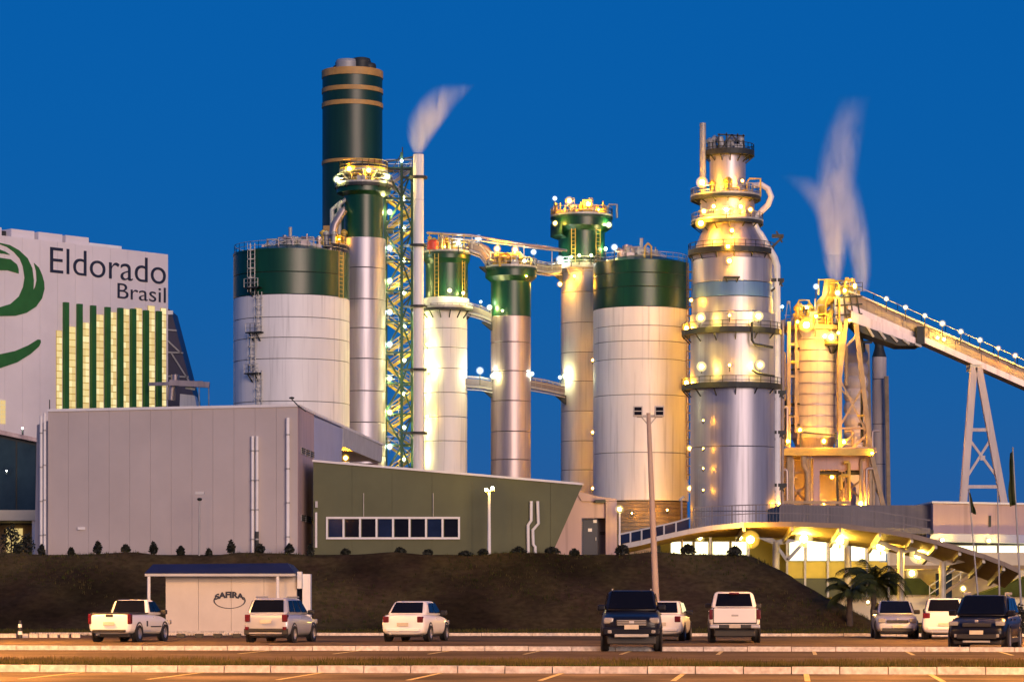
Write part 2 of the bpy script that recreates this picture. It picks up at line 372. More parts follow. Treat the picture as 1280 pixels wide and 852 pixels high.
# ---- tall dark green stack with gold rings
D = 385; px = 440.5; r = 37.5*D/F
t = thing('chimney_stack', 'tallest dark green stack with gold rings round its top', 'chimney', on(px, D))
shell(t, px, D, r, [92,205,300,420,560,722], 'stack_green')
for a, b in ((90,99),(112.5,118),(130.5,136),(203,207)):
    MB().lathe((X(px,D), D, 0), [(r-.05,Z(b,D)),(r+.1,Z(b,D)),(r+.1,Z(a,D)),(r-.05,Z(a,D))], 56).build('gold_ring', M['gold'], t)
MB().lathe((X(px,D), D, Z(90,D)), [(r,0),(r-.6,.05),(r-.6,-.3),(0,-.3)], 48).build('cap', M['dark_steel'], t)
for fx, rr, h, mt in ((435,1.7,1.7,'grey_steel'),(452,1.35,1.9,'dark_steel'),(462,.95,1.2,'dark_steel'),(424,.8,.9,'dark_steel')):
    MB().lathe((X(fx,D), D-1.0, Z(90,D)-.3), [(rr,0),(rr,h*.8),(rr*.9,h),(rr*.6,h+.12),(0,h+.12)], 20).build('flue', M[mt], t)
MB().prism([P(404,282,D-r-.2), P(419,282,D-r-.2), P(416,296,D-r-.2), P(411,302,D-r-.2), P(410,320,D-r-.2), P(404,320,D-r-.2)], (0,.5,0)).build('gold_panel', M['gold'], t)

# ---- steel vessel with green head in front of the stack
D = 345; px = 453.5; r = 28.5*D/F; rg = 24.5*D/F
t = thing('process_vessel', 'steel vessel with green head and orange lit platform before the stack', 'process tower', on(px, D))
shell(t, px, D, r, [299,337,376,412,450,490,529,570,640,722], 'steel')
MB().lathe((X(454.5,D), D, 0), [(rg,Z(299,D)),(rg,Z(246,D)),(rg+.9,Z(242,D)),(rg+.9,Z(234,D)),(0,Z(234,D))], 48).build('head', M['green_shell'], t)
o = platform(t, 454.5, D, 232, rg, rg+1.15, .4)
MB().lathe((X(454.5,D), D, 0), [(rg*.8,Z(232,D)),(rg*.8,Z(212,D)),(rg*.5,Z(206,D)),(0,Z(204,D))], 32).build('drive_housing', M['dark_steel'], t)
platform(t, 454.5, D, 214, rg*.8, rg+.6, .25, 'galv', 'paint_and_lit_yellow')
clutter(t, 454.5, D, 232, rg+.7, 16, 1.7, 'paint_and_lit_yellow', 11, 'platform_fittings')
lamp(t, 436.5, 211, D-2.6, 'sodium', .42); lamp(t, 461, 213, D-2.8, 'sodium', .42)
lamp(t, 421, 224, D-2.3, 'mercury', .40); lamp(t, 484, 221, D-2.3, 'mercury', .40)
m = MB()                                              # service pipes and gantry on the flank, above the silo roof
for dx, zz in ((415,262),(419,270),(424,256)):
    m.path([P(dx,330,D-1.5), P(dx,zz,D-1.5), P(dx+12,zz-10,D-.5)], .28, 8)
m.build('flank_pipe', M['grey_steel'], t)
MB().path([P(412,322,D-2), P(415,296,D-2), P(419,280,D-2), P(430,262,D-2)], .5, 10).build('gas_duct', M['steel_warm'], t)
m = MB(); m.pbox(403,432,306,308.5,D-3,3.5); m.rail([P(403,306,D-3), P(432,306,D-3)], 1.1)
for q in (405, 418, 430): m.bar(P(q,308,D-3), P(q,330,D-3), .16)
m.bar(P(405,330,D-3), P(418,308,D-3), .12); m.bar(P(430,330,D-3), P(418,308,D-3), .12); m.build('flank_platform', M['dark_steel'], t)
clutter(t, 418, D-1.5, 306, 1.6, 7, 2.6, 'paint_and_lit_yellow', 21, 'platform_fittings')
lamp(t, 424, 299, D-2.6, 'amber', .14)

# ---- open stair tower beside the slim white chimney
D = 350
t = thing('stair_tower', 'open green steel stair tower with lamps beside slim white chimney', 'stair tower', on(499, D))
x0, x1, y0, y1 = X(482,D), X(516,D), D-2.2, D+1.2; zt = Z(213,D)
for xx, yy in ((x0,y0),(x1,y0),(x0,y1),(x1,y1),(X(503,D),y0)):
    MB().bar((xx,yy,PG), (xx,yy,zt if xx != X(503,D) else Z(194,D)), .34).build('column', M['green_steel'], t)
LV = 3.82; nl = int((zt-PG)/LV)
for i in range(nl+1):
    z = zt-i*LV; m = MB()
    for a, b in (((x0,y0),(x1,y0)),((x0,y1),(x1,y1)),((x0,y0),(x0,y1)),((x1,y0),(x1,y1))): MB().bar((*a,z), (*b,z), .2).build('beam', M['green_steel'], t)
    if i < nl:
        zl = z-LV; s = 1 if i % 2 else -1; xa, xb = (x0+.3, x1-.3) if s > 0 else (x1-.3, x0+.3)
        m = MB(); a = (x0,y0-.02,zl+LV/2); m.bar((x0,y0-.02,zl+.1), (X(503,D),y0-.02,z-.1), .24) if s > 0 else m.bar((x0,y0-.02,z-.1), (X(503,D),y0-.02,zl+.1), .24)
        m.build('brace', M['green_steel'], t); MB().bar((X(503,D),y0-.02,zl+.1) if s < 0 else (X(503,D),y0-.02,z-.1), (x1,y0-.02,z-.1) if s < 0 else (x1,y0-.02,zl+.1), .2).build('brace', M['green_steel'], t); MB().bar((x0,y1,zl), (x1,y1,z), .18).build('brace', M['dark_steel'], t)
        m = MB()                                      # flight: two stringers, treads and handrails
        for yy in (y0+.6, y0+1.5): m.bar((xa,yy,zl), (xb,yy,zl+LV/2), .08, .3); m.rail([(xa,yy,zl), (xb,yy,zl+LV/2)], 1.0, .06, 1.2)
        for k in range(10):
            f = (k+.5)/10; xx = xa+(xb-xa)*f; m.box(xx-.14, xx+.14, y0+.6, y0+1.5, zl+LV/2*f-.03, zl+LV/2*f+.03)
        for yy in (y1-1.5, y1-.6): m.bar((xb,yy,zl+LV/2), (xa,yy,z), .08, .3); m.rail([(xb,yy,zl+LV/2), (xa,yy,z)], 1.0, .06, 1.2)
        m.build('stair_flight', M['paint_and_lit_yellow' if i > 0 else 'galv'], t)
        m = MB(); xe = xb; m.box(min(xe,xe+s*-.9), max(xe,xe+s*-.9), y0+.3, y1-.3, zl+LV/2-.1, zl+LV/2); m.build('landing', M['galv'], t); m = MB(); m.box(x0+.1, x0+1.0, y0+.3, y1-.2, z-.12, z)
        m.rail([(x0+.1,y0+.3,z), (x1-.1,y0+.3,z)], 1.05, .06, 1.2); m.build('landing', M['galv'], t)
for py in (265,310,351,390,430,473,515,558): lamp(t, 487, py, D-2.6, 'mercury' if py % 2 else 'daylight', .36, .8)
for py in (248,286,325,366,408,450,492,534,574): lamp(t, 505, py, D-1.4, 'mercury', .30, .8)
for py in (402,446,490,534,572): lamp(t, 524, py, D-2.6, 'mercury', .34, .5)  # unseen lamps added behind the chimney to brighten the white tower's flank
m = MB(); m.bar(P(480,203,D-2), P(518,196,D-2), .18); m.bar(P(480,212,D-2), P(518,212,D-2), .2); m.rail([P(484,212,D-2), P(516,212,D-2)], 1.1)
m.bar(P(503,184,D-2.2), P(503,213,D-2.2), .14); m.bar(P(490,212,D-2), P(503,190,D-2), .1); m.build('top_gantry', M['dark_steel'], t)
lamp(t, 502, 201, D-2.6, 'daylight', .22, .5)

# ---- slim white chimney
D = 343; px = 523; r = 6.6*D/F
t = thing('vent_stack', 'slim white chimney with steam rising beside the stair tower', 'chimney', on(px, D))
shell(t, px, D, r, [193,250,308,384,463,540,600,722], 'white_shell', n=24, gap=.015)
MB().lathe((X(px,D), D, Z(193,D)), [(r,0),(r-.08,.02),(r-.08,-1),(0,-1)], 20).build('mouth', M['dark_steel'], t)
for py in (222,307,383,462,541):
    m = MB(); m.lathe((X(px,D), D, Z(py,D)), [(r,-.14),(r+.45,-.14),(r+.45,.14),(r,.14)], 24); m.bar((X(px,D)-r,D,Z(py,D)), P(505,py,D+5), .3)
    m.bar((X(px,D)-r,D+.5,Z(py+8,D)), P(512,py,D+3.5), .16); m.bar((X(px,D)+r,D,Z(py,D)), P(534,py+1,D), .22); m.build('guide_bracket', M['dark_steel'], t)

# ---- three slim bleaching towers
GT = 'slim pulp towers with green heads'
def slim_tower(px, D, rpx, label, head, flare, seams, mt, rim=None, seed=1, hpx=None, rhp=None):
    t = thing('pulp_tower', label, 'process tower', on(px, D), GT); k = D/F; r = rpx*k; h = (rhp or rpx)*k; hp = hpx or px
    shell(t, px, D, r, seams, mt, n=44)
    f0, f1 = flare
    MB().lathe((X(hp,D), D, 0), [(h,Z(head[1],D)),(h,Z(head[0]+6,D)),(f1*k*.97,Z(head[0],D)),(f1*k*.97,Z(f0,D)),(0,Z(f0,D))], 44).build('head', M['green_shell'], t)
    o = platform(t, hp, D, f0, h*.6, f1*k, .3, 'green_steel', 'galv', 1.15)
    clutter(t, hp, D, f0, f1*k*.92, 32, 2.1, 'paint_and_lit_yellow', seed, 'platform_fittings')
    if rim: MB().lathe((X(px,D), D, 0), [(r,Z(rim[1],D)),(r+.25,Z(rim[1],D)),(r+.25,Z(rim[0],D)),(h,Z(rim[0]-1,D))], 44).build('collar', M['white_trim'], t)
    return t
D = 349
t = slim_tower(557, D, 27, 'slim white tower with green head nearest the white chimney', (325,374), (317,30), [386,412,436,462,492,522,552,600,722], 'cream_shell', (374,386), 31, 558.5, 26.5)
platform(t, 557, D, 387, 27*D/F, 27*D/F+.9, .3, 'dark_steel', 'galv', .5, brackets=16)
m = MB(); zz = Z(317,D)
for q in (537,548,566,580): m.bar(P(q,317,D-2.4), P(q,292,D-2.4), .1)
m.bar(P(533,291,D-2.4), P(588,296,D-2.4), .1); m.bar(P(533,300,D-2.4), P(588,304,D-2.4), .1); m.path([P(563,317,D-1), P(563,302,D-1), P(569,298,D-1), P(574,302,D-1), P(574,317,D-1)], .22); m.build('valve_rack', M['paint_and_lit_yellow'], t)
MB().lathe(P(541,312,D-2.2), [(0,0),(.7,0),(.7,.9),(.4,1.2),(0,1.2)], 14).build('red_pump', M['red_paint'], t)
ladder(t, 557, D, 26.5*D/F, -1.95, 318, 376, 'paint_and_lit_yellow', False, .5); ladder(t, 557, D, 26.5*D/F, -.65, 318, 376, 'paint_and_lit_yellow', False, .5)
lamp(t, 562, 363, D-3.6, 'mercury', .3, .6); lamp(t, 573, 304, D-2.7, 'daylight', .25); lamp(t, 579, 366, D-2.6, 'mercury', .22, .5)
lamp(t, 536, 462, D-2.9, 'mercury', .34, .6)
lamp(t, 534, 430, D-2.8, 'mercury', .2, .6); lamp(t, 534, 520, D-2.8, 'warm', .22, .6); lamp(t, 556, 308, D-2.8, 'amber', .2)
t = slim_tower(638.5, D, 25, 'slim steel tower with green head standing in the middle of three', (347,396), (336,33), [396,429,465,502,540,575,640,722], 'steel_warm', None, 32, 638.5, 25)
lamp(t, 621.5, 311, D-1.6, 'sodium', .42, 2.2); lamp(t, 644, 312, D-2.0, 'sodium', .42, 2.2); lamp(t, 655.5, 326, D-2.8, 'daylight', .24, .9)
lamp(t, 667, 315, D-1, 'daylight', .34, 2); lamp(t, 616, 470, D-2.2, 'mercury', .36, .7); lamp(t, 612, 384, D-1.9, 'mercury', .34, .7); lamp(t, 665, 467, D-.8, 'daylight', .28, .6)
lamp(t, 628, 388, D-3.2, 'mercury', .15, .5); lamp(t, 640, 327, D-2.4, 'amber', .2)
lamp(t, 658, 345, D-2.6, 'amber', .16, .4)
D = 362
t = slim_tower(728, D, 27, 'slim pale tower with tall green head beside the right silo', (285,334), (272,39), [341,367,405,442,478,515,552,588,640,722], 'cream_shell', (332,341), 33, 727, 29)
m = MB(); k = D/F
m.lathe((X(727,D), D, 0), [(29*k,Z(300,D)),(39*k,Z(296,D)),(39*k,Z(281,D)),(36*k,Z(280,D))], 44, True, pi*.95, pi*1.28); m.build('side_bay', M['green_steel'], t)
platform(t, 728, D, 334, 27*k, 36*k, .4, 'galv', 'galv', 1.0)
ladder(t, 727, D, 29*k, -1.93, 262, 334, 'paint_and_lit_yellow', False, .5); ladder(t, 727, D, 29*k, -.87, 262, 334, 'paint_and_lit_yellow', False, .7)
lamp(t, 711.5, 251, D-2.2, 'sodium', .48, 2); lamp(t, 735.5, 255, D-2.4, 'sodium', .48, 2); lamp(t, 693.5, 248, D-1, 'daylight', .3, 2); lamp(t, 694, 279, D-3.6, 'warm', .34, .5)
lamp(t, 761, 281, D-2.6, 'mercury', .38, .6); lamp(t, 724, 319, D-4, 'mercury', .22, 1.2); lamp(t, 739, 319, D-4, 'mercury', .22, 1.2); lamp(t, 714, 321, D-3.9, 'mercury', .2, 1.2)
lamp(t, 757, 311, D-1.6, 'mercury', .26, 1.5); lamp(t, 700, 324, D-2.9, 'daylight', .44, .9); lamp(t, 706, 470, D-2.4, 'mercury', .36, .7); lamp(t, 700, 471.5, D-2.3, 'daylight', .26, .7)
for yy in (450,540,610): lamp(t, 741, yy, D-5.2, 'amber', .24, .5)  # lamps added between tower and silo to give the silo edge golden light
lamp(t, 700, 355, D-3, 'sodium', .34, .5); lamp(t, 748, 262, D-2.8, 'amber', .22); lamp(t, 718, 345, D-3.0, 'amber', .2, .5)

# ---- gangways between the towers
GW = 'gangways between the slim towers'
def gangway(label, pts, Ds, depth=1.6, lamps=()):
    a = [P(x, y, d) for (x, y), d in zip(pts, Ds)]; t = thing('gangway', label, 'gangway', a[0], GW)
    m = MB()
    for p, q in zip(a[:-1], a[1:]): m.prism([p, q, q+Vector((0,depth,0)), p+Vector((0,depth,0))], (0,0,-.28)); m.bar(p+Vector((0,0,-.55)), q+Vector((0,0,-.55)), .14)
    m.build('deck', M['grey_steel'], t)
    for oy in (0, depth): MB().rail([p+Vector((0,oy,0)) for p in a], 1.1, .07, 1.5).build('railing', M['galv'], t)
    for p, q in zip(a[:-1], a[1:]): MB().prism([p+Vector((0,-.06,.02)), q+Vector((0,-.06,.02)), q+Vector((0,-.06,.8)), p+Vector((0,-.06,.8))], (0,.05,0)).build('side_panel', M['rail_grey'], t)
    m = MB(); p = a[-1]; m.prism([p+Vector((-1.2,0,-.3)), p+Vector((.2,0,-.3)), p+Vector((.2,0,-1.5))], (0,depth,0)); m.build('bracket', M['dark_steel'], t)
    for l in lamps: lamp(t, *l)
    return t
gangway('top gangway from the white tower to the middle steel tower', [(586,311),(600,316),(611,330)], [348,348,348], lamps=[(598,298,348,'daylight',.42,1.6)])
gangway('top gangway from the middle steel tower to the tower beside the silo', [(668,336),(684,339),(702,338)], [349,354,359])
gangway('upper short gangway with lamp below the green heads', [(583,388),(600,393),(614,399)], [348,348,348], lamps=[(601,377,348,'daylight',.2,1.2)])
gangway('lower gangway left of the middle steel tower', [(582,481),(600,482),(616,485)], [348,348,348], lamps=[(600,463,347.6,'daylight',.42,1.8)])
gangway('lower gangway right of the middle steel tower', [(662,482),(684,486),(706,491)], [349,354,359])
t = thing('pipe_run', 'long thin overhead pipe crossing above the slim towers', 'pipe', P(588,293,347))
MB().path([P(534,291,347), P(588,294,347), P(640,303,348), P(708,313,356)], .17, 8).build('pipe', M['steel_warm'], t)
MB().path([P(560,297,346), P(600,301,347), P(660,309,349), P(702,314,355)], .1, 6).build('pipe', M['galv'], t)
for x, y, yb, d in ((590,294,311,347),(622,300,335,348),(655,305,335,348.5),(690,310,336,354)): MB().bar(P(x,y,d), P(x,yb,d), .12).build('pipe_support', M['galv'], t)
# ---- lit curved duct between tower heads
t = thing('gas_duct', 'curved lit duct arching between the tower heads', 'duct', P(585,300,350))
MB().path([P(588,306,350), P(600,307,350), P(608,311,350), P(616,320,350), P(621,332,350)], .38, 14).build('pipe', M['gallery'], t)

# ---- steel digester
D = 340; px = 917.5; k = D/F; cx = X(px, D)
t = thing('digester', 'tall shiny steel digester with ring platforms and lit top', 'process tower', on(px, D))
shell(t, px, D, 54.5*k, [394,415,482,560,640,722], 'steel', gap=.03)
shell(t, px-2, D, 50*k, [326,356], 'steel'); shell(t, px-2, D, 50.3*k, [356,374.5], 'blue_band'); shell(t, px-2, D, 50.6*k, [374.5,394], 'steel')
MB().lathe((X(px-3.5,D), D, 0), [(50*k,Z(326,D)),(46*k,Z(312,D)),(33*k,Z(279,D)),(31*k,Z(278,D))], 52).build('cone', M['steel_warm'], t)
shell(t, 909, D, 34*k, [245,279], 'steel_warm'); shell(t, 909.5, D, 22.5*k, [194,244], 'steel')
for py, c, r0, r1 in ((192,911,20,32),(247,907,22,44),(278,909,32,45),(316,914,47,54),(416,915,53,63),(484,915,53,63)):
    platform(t, c, D, py, r0*k, r1*k, .4, 'dark_steel', 'dark_steel' if py in (192,316,416,484) else 'galv', 1.0, brackets=14)
for c, py, n, h, mt, s in ((911,192,16,2.3,'grey_steel',41),(908,247,22,2.2,'paint_and_lit_yellow',42),(909,278,22,2.0,'paint_and_lit_yellow',43),(914,316,8,1.2,'paint_and_lit_yellow',44)):
    clutter(t, c, D, py, (28 if py == 192 else 41)*k, n, h, mt, s, 'platform_fittings')
m = MB()                                              # derrick on top
for a, b in (((897,190),(899,168)),((931,190),(929,168)),((897,168),(931,170)),((899,190),(915,168)),((915,168),(930,190)),((908,190),(908,166)),((922,190),(922,167))): m.bar(P(*a,D-1.5), P(*b,D-1.5), .16)
m.build('hoist_frame', M['dark_steel'], t)
MB().tube(P(905,189,D-1), P(899,172,D-1), .45, 12).build('hoist_duct', M['grey_steel'], t)
MB().lathe(P(915,188,D), [(0,0),(.9,0),(.9,1.2),(.6,1.6),(0,1.6)], 18).build('drive_motor', M['grey_steel'], t)
MB().tube(P(878.5,248,D-1), P(878.5,154,D-1), .38, 14).build('vent_pipe', M['grey_steel'], t)
MB().path([P(942,232,D), P(952,231,D), P(960,236,D), P(964,246,D), P(960,256,D), P(950,266,D), P(944,272,D)], .36, 12).build('bypass_pipe', M['white_trim'], t)
MB().path([P(940,275,D-2), P(947,289,D-2), P(950,292,D-2), P(968,322,D-2), P(971,332,D-2), P(971.5,632,D-2)], .42, 12).build('downcomer_pipe', M['white_trim'], t)
MB().path([P(978,400,D-1), P(978,632,D-1)], .2, 10).build('downcomer_pipe', M['pole_paint'], t)
for py, w in ((295,9),(350,10),(490,14),(540,14),(606,16)):
    m = MB(); m.bar(P(974-w,py,D-2.2), P(974+w*.6,py,D-2.2), .4); m.bar(P(974-w,py+14,D-2.2), P(974+w*.5,py+1,D-2.2), .26); m.bar(P(974-w*.4,py-6,D-2.2), P(974+w*.4,py+8,D-2.2), .2); m.build('pipe_bracket', M['dark_steel'], t)
m = MB(); m.path([P(940,402,D-6), P(940,425,D-6), P(943,430,D-6), P(966,434,D-5)], .16, 8); m.path([P(940,462,D-6), P(946,466,D-6), P(968,470,D-5)], .14, 8); m.build('service_pipe', M['dark_steel'], t)
m = MB(); m.pbox(905,925,345,347,D-5.6,1); m.bar(P(907,347,D-5.6), P(909,352,D-5), .12); m.bar(P(923,347,D-5.6), P(921,352,D-5), .12); m.build('step_platform', M['dark_steel'], t)
lamp(t, 877.5, 228, D-3.4, 'sodium', .62, .8); lamp(t, 876, 279, D-4.0, 'sodium', .6, .6)
lamp(t, 908, 262, D-4.6, 'warm', .44, 1.0); lamp(t, 880, 264, D-4.2, 'warm', .34, .8); lamp(t, 926, 258, D-4.2, 'amber', .36, 1); lamp(t, 938, 262, D-3.4, 'amber', .36, .8); lamp(t, 892, 258, D-4.4, 'warm', .3, .8)
lamp(t, 915, 288, D-4.6, 'amber', .36, .8); lamp(t, 910, 308, D-5.2, 'amber', .40, .6); lamp(t, 912, 326, D-5.8, 'amber', .44, .5)
for xx, yy in ((876,397),(948,395),(877,458),(950,456)): lamp(t, xx, yy, D-6.1 if xx < 900 else D-5.9, 'warm', .54, .8)
for yy in (394,456): lamp(t, 912, yy, D-6.2, 'amber', .2, .8)
for yy in (560,585,612,525): lamp(t, 879, yy, D-5.1, 'amber', .12, .4)
lamp(t, 974, 629, D-2.6, 'amber', .2, .3); lamp(t, 928, 226, D-2.8, 'amber', .25, .6); lamp(t, 978, 383, D-1.5, 'daylight', .2, .6)
lamp(t, 864, 375, D-3.0, 'amber', .25, .6); lamp(t, 858, 410, D-.5, 'amber', .5, .6); lamp(t, 858, 478, D-.5, 'amber', .5, .6); lamp(t, 862, 560, D+1, 'amber', .36, .6); lamp(t, 862, 610, D+1, 'amber', .36, .6)  # pair at the silo side added to throw amber light on it
# ---- banded bin in its lit steel frame, with the portal below
D = 352; k = D/F
t = thing('chip_bin', 'banded white bin in a yellow lit steel frame over a portal', 'silo', on(1030, D))
ys = [412+i*13.6 for i in range(11)]
shell(t, 1018, D, 28.5*k, ys, 'bin_shell', 'band_course', .05, 40)
for y in ys[1:]: MB().lathe((X(1018,D), D, Z(y,D)), [(28.3*k,-.07),(29.4*k,-.05),(29.4*k,.05),(28.3*k,.07)], 40).build('hoop', M['steel_warm'], t)
MB().lathe((X(1018,D), D, 0), [(28*k,Z(548,D)),(20*k,Z(566,D)),(0,Z(566,D))], 32).build('hopper', M['steel_warm'], t)
MB().lathe((X(1018,D), D, 0), [(29*k,Z(412,D)),(29*k,Z(408,D)),(12*k,Z(398,D)),(0,Z(398,D))], 40).build('roof', M['paint_and_lit_yellow'], t)
platform(t, 1016, D, 411, 28*k, 38*k, .3, 'frame_brown', 'frame_brown', 1.1)
platform(t, 1040, D-2.2, 430, .2, 11*k, .25, 'dark_steel', 'paint_and_lit_yellow', 1.0, pi, 2*pi, True, 5)
clutter(t, 1012, D, 408, 34*k, 34, 3.4, 'paint_and_lit_yellow', 51, 'platform_fittings')
for a, b, w, mt in (((986,402),(986,640),.45,'frame_brown'),((995,402),(995,540),.3,'frame_brown'),((1050,402),(1050,560),.45,'frame_brown'),((1058,398),(1050,470),.5,'frame_brown'),((1070,405),(1088,562),.55,'frame_brown'),((1088,562),(1104,632),.55,'frame_brown'),((978,400),(978,560),.25,'grey_steel')):
    MB().bar(P(*a,D-3.2), P(*b,D-3.2), w).build('column', M[mt], t)
for a, b, w in (((986,430),(995,430),.3),((986,470),(995,470),.3),((978,520),(995,520),.25),((1050,486),(1066,500),.22),((1050,532),(1082,478),.25),((1052,478),(1083,540),.2),((1050,535),(1086,535),.25),((1066,560),(1086,540),.28),((1050,440),(1072,418),.25),((1050,560),(1068,540),.2)):
    MB().bar(P(*a,D-3.1), P(*b,D-3.1), w).build('brace', M['frame_brown'], t)
m = MB(); m.box(X(978,D), X(1090,D), D-4.2, D+6, Z(568,D), Z(561,D)); m.build('deck', M['frame_brown'], t)
MB().pbox(976,1092,560.5,569,D-4.5,.28).build('deck_edge', M['paint_and_lit_yellow'], t)
for a, b in ((1000,1002),(1044,1046)): MB().pbox(a,b,540,560.5,D-4,.25).build('rail_post', M['dark_steel'], t)
MB().bar(P(1000,540,D-4), P(1046,544,D-4), .2).build('top_rail', M['dark_steel'], t)
MB().rail([P(1050,560,D-4.1), P(1090,560,D-4.1)], 1.1).build('railing', M['frame_brown'], t)
# portal under the deck
MB().box(X(1014,D), X(1083,D), D-2.4, D-1.9, Z(588,D), Z(570,D)).build('portal_lintel', M['pink_wall'], t)
for a, b in ((1014,1022),(1077,1083)): MB().box(X(a,D), X(b,D), D-2.4, D-1.6, PG, Z(588,D)).build('portal_jamb', M['pink_wall'], t)
MB().box(X(1014,D), X(1083,D), D+4.5, D+4.8, PG, Z(570,D)).build('back_wall', M['cream_wall'], t)
MB().box(X(1044,D), X(1047,D), D-1.2, D-.8, PG, Z(588,D)).build('inner_post', M['dark_steel'], t)
MB().tube(P(1022,591,D-1.2), P(1076,590,D-1.2), .3, 10).build('inner_pipe', M['dark_steel'], t)
MB().path([P(1058,590,D-1), P(1058,600,D-1), P(1050,612,D-1)], .22, 8).build('inner_pipe', M['dark_steel'], t)
MB().bar(P(1048,622,D), P(1076,600,D), .22).build('brace', M['frame_brown'], t); MB().bar(P(1048,600,D), P(1076,622,D), .22).build('brace', M['frame_brown'], t)
MB().lathe(P(1060,632,D+1.5), [(0,-1),(1,-1),(1,2.3),(.5,3),(0,3)], 18).build('tank', M['steel_warm'], t)
for q in (984, 990, 1008, 1012, 1088, 1092): MB().bar(P(q,568,D-3), P(q,640,D-3), .3).build('column', M['frame_brown'], t)
for a, b in (((984,600),(1012,632)),((1012,600),(984,632)),((984,640),(1000,610)),((984,590),(1012,590)),((1088,600),(1106,632))): MB().bar(P(*a,D-2.8), P(*b,D-2.8), .2).build('brace', M['frame_brown'], t)
MB().box(X(978,D), X(1010,D), D+1, D+1.3, PG, Z(570,D)).build('back_wall', M['brown_wall'], t)
MB().path([P(1004,570,D-4), P(1004,582,D-4), P(1009,590,D-4), P(1009,636,D-4)], .34, 10).build('downpipe', M['frame_brown'], t)
MB().bar(P(976,627,D-5), P(1062,628,D-5), .35).build('sill_beam', M['frame_brown'], t)
lamp(t, 1008, 406, D-5.8, 'sodium', .80, .8); lamp(t, 1039, 421, D-5.2, 'warm', .62, .8); lamp(t, 1031, 420, D-5.0, 'warm', .4, .6)
lamp(t, 997, 402, D-4, 'amber', .3, .8); lamp(t, 1020, 395, D-4, 'amber', .34, 1); lamp(t, 1000, 537, D-5.2, 'amber', .36, .8); lamp(t, 1030, 551, D-4.6, 'amber', .42, .6); lamp(t, 1055, 552, D-4.2, 'amber', .36, .6)
lamp(t, 985, 551, D-4.0, 'amber', .34, .6); lamp(t, 1076, 629, D-3.4, 'sodium', .5, .5); lamp(t, 1030, 628, D-.4, 'amber', .42, .5); lamp(t, 1053, 640-8, D+2.2, 'amber', .3, .3); lamp(t, 1040, 596, D+1.5, 'amber', .34, .3); lamp(t, 990, 590, D-1, 'amber', .26, .3); lamp(t, 1008, 384, D-2, 'daylight', .18, .6)
lamp(t, 1048, 416, D-4, 'amber', .34, .8); lamp(t, 1090, 566, D-4.6, 'amber', .26, .5)
rp_ = random.Random(77)
for i in range(26):
    lo = i >= 16; x = rp_.choice((rp_.uniform(979,1002), rp_.uniform(1046,1092))); y = rp_.uniform(405,540) if not lo else rp_.uniform(572,600)
    y2 = y+rp_.uniform(30,130) if not lo else rp_.uniform(610,640); d_ = D-rp_.uniform(1.0,3.6); e = rp_.choice((-1,1))*rp_.uniform(4,14); r_ = rp_.uniform(.09,.24)
    MB().path([P(x+e,y,d_), P(x+e*.15,y,d_), P(x,y+1.5,d_), P(x,min(y2,558) if not lo else y2,d_)], r_, 8).build('pipe', M[rp_.choice(('frame_brown','paint_and_lit_yellow','steel_warm','dark_steel'))], t)
for y in (436, 462, 505, 531): platform(t, 1018, D, y, 30*k, 34*k, .2, 'dark_steel', 'paint_and_lit_yellow', .9, -pi*.98, -pi*.74, False, 2)
# head house and chute on the bin
MB().path([P(1018,398,D), P(1028,380,D), P(1037,372,D), P(1037,349,D)], [.7,.8,1.0,.7], 14).build('feed_chute', M['paint_and_lit_yellow'], t)
MB().pbox(1044,1055,372,412,D-2,4).build('head_house', M['white_trim'], t)
MB().pbox(1056,1072,366,400,D-1.5,4).build('drive_house', M['grey_steel'], t)
m = MB()
for q in range(4): m.bar(P(1046+q*8,366,D-2.2), P(1050+q*9,405,D-2.2), .16)
for y in (372,382,394,405): m.bar(P(1044,y,D-2.3), P(1078,y-2,D-2.3), .18)
m.rail([P(1044,366,D-2.3), P(1078,364,D-2.3)], 1.1); m.build('head_frame', M['dark_steel'], t)
clutter(t, 1055, D, 368, 2.4, 18, 2.0, 'paint_and_lit_yellow', 53, 'platform_fittings')
lamp(t, 1047, 366, D-2.6, 'warm', .42, .6); lamp(t, 1056, 363, D-2.4, 'warm', .32, .6); lamp(t, 1020, 358, D-1, 'daylight', .34, 1.6); lamp(t, 1068, 357, D-1.5, 'warm', .36, 1.4)
lamp(t, 1062, 400, D-3.4, 'amber', .3, .6)
MB().path([P(1066,404,D-1), P(1078,430,D), P(1078,440,D)], .35, 8).build('chute', M['dark_steel'], t)

# ---- ribbed column and tall duct behind the bin
D = 362; k = D/F
t = thing('ribbed_vessel', 'ribbed steel column partly hidden behind the banded bin frame', 'process tower', on(1070, D))
ys = [438+i*16 for i in range(12)]+[660]
for a, b in zip(ys[:-1], ys[1:]): MB().lathe((X(1070,D), D, 0), [(13*k,Z(b,D)),(15*k,Z(b-4,D)),(15.6*k,Z((a+b)/2,D)),(15*k,Z(a+4,D)),(13*k,Z(a,D))], 32).build('rib_course', M['trestle'], t)
MB().lathe((X(1070,D), D, 0), [(13*k,Z(438,D)),(9*k,Z(426,D)),(0,Z(426,D))], 32).build('dome', M['trestle'], t)
lamp(t, 1066, 545, D-3, 'amber', .2, .5)
D = 372; k = D/F
t = thing('duct_tower', 'tall plain duct with steel legs behind the banded bin', 'duct', on(1099, D))
shell(t, 1099, D, 9*k, [446,474,530,580,640,690], 'trestle', n=28)
MB().lathe((X(1099,D), D, 0), [(9*k,Z(446,D)),(6*k,Z(436,D)),(4*k,Z(420,D)),(0,Z(420,D))], 28).build('cone_top', M['dark_steel'], t)
MB().path([P(1099,428,D), P(1093,412,D), P(1086,404,D)], .7, 10).build('bend', M['dark_steel'], t)
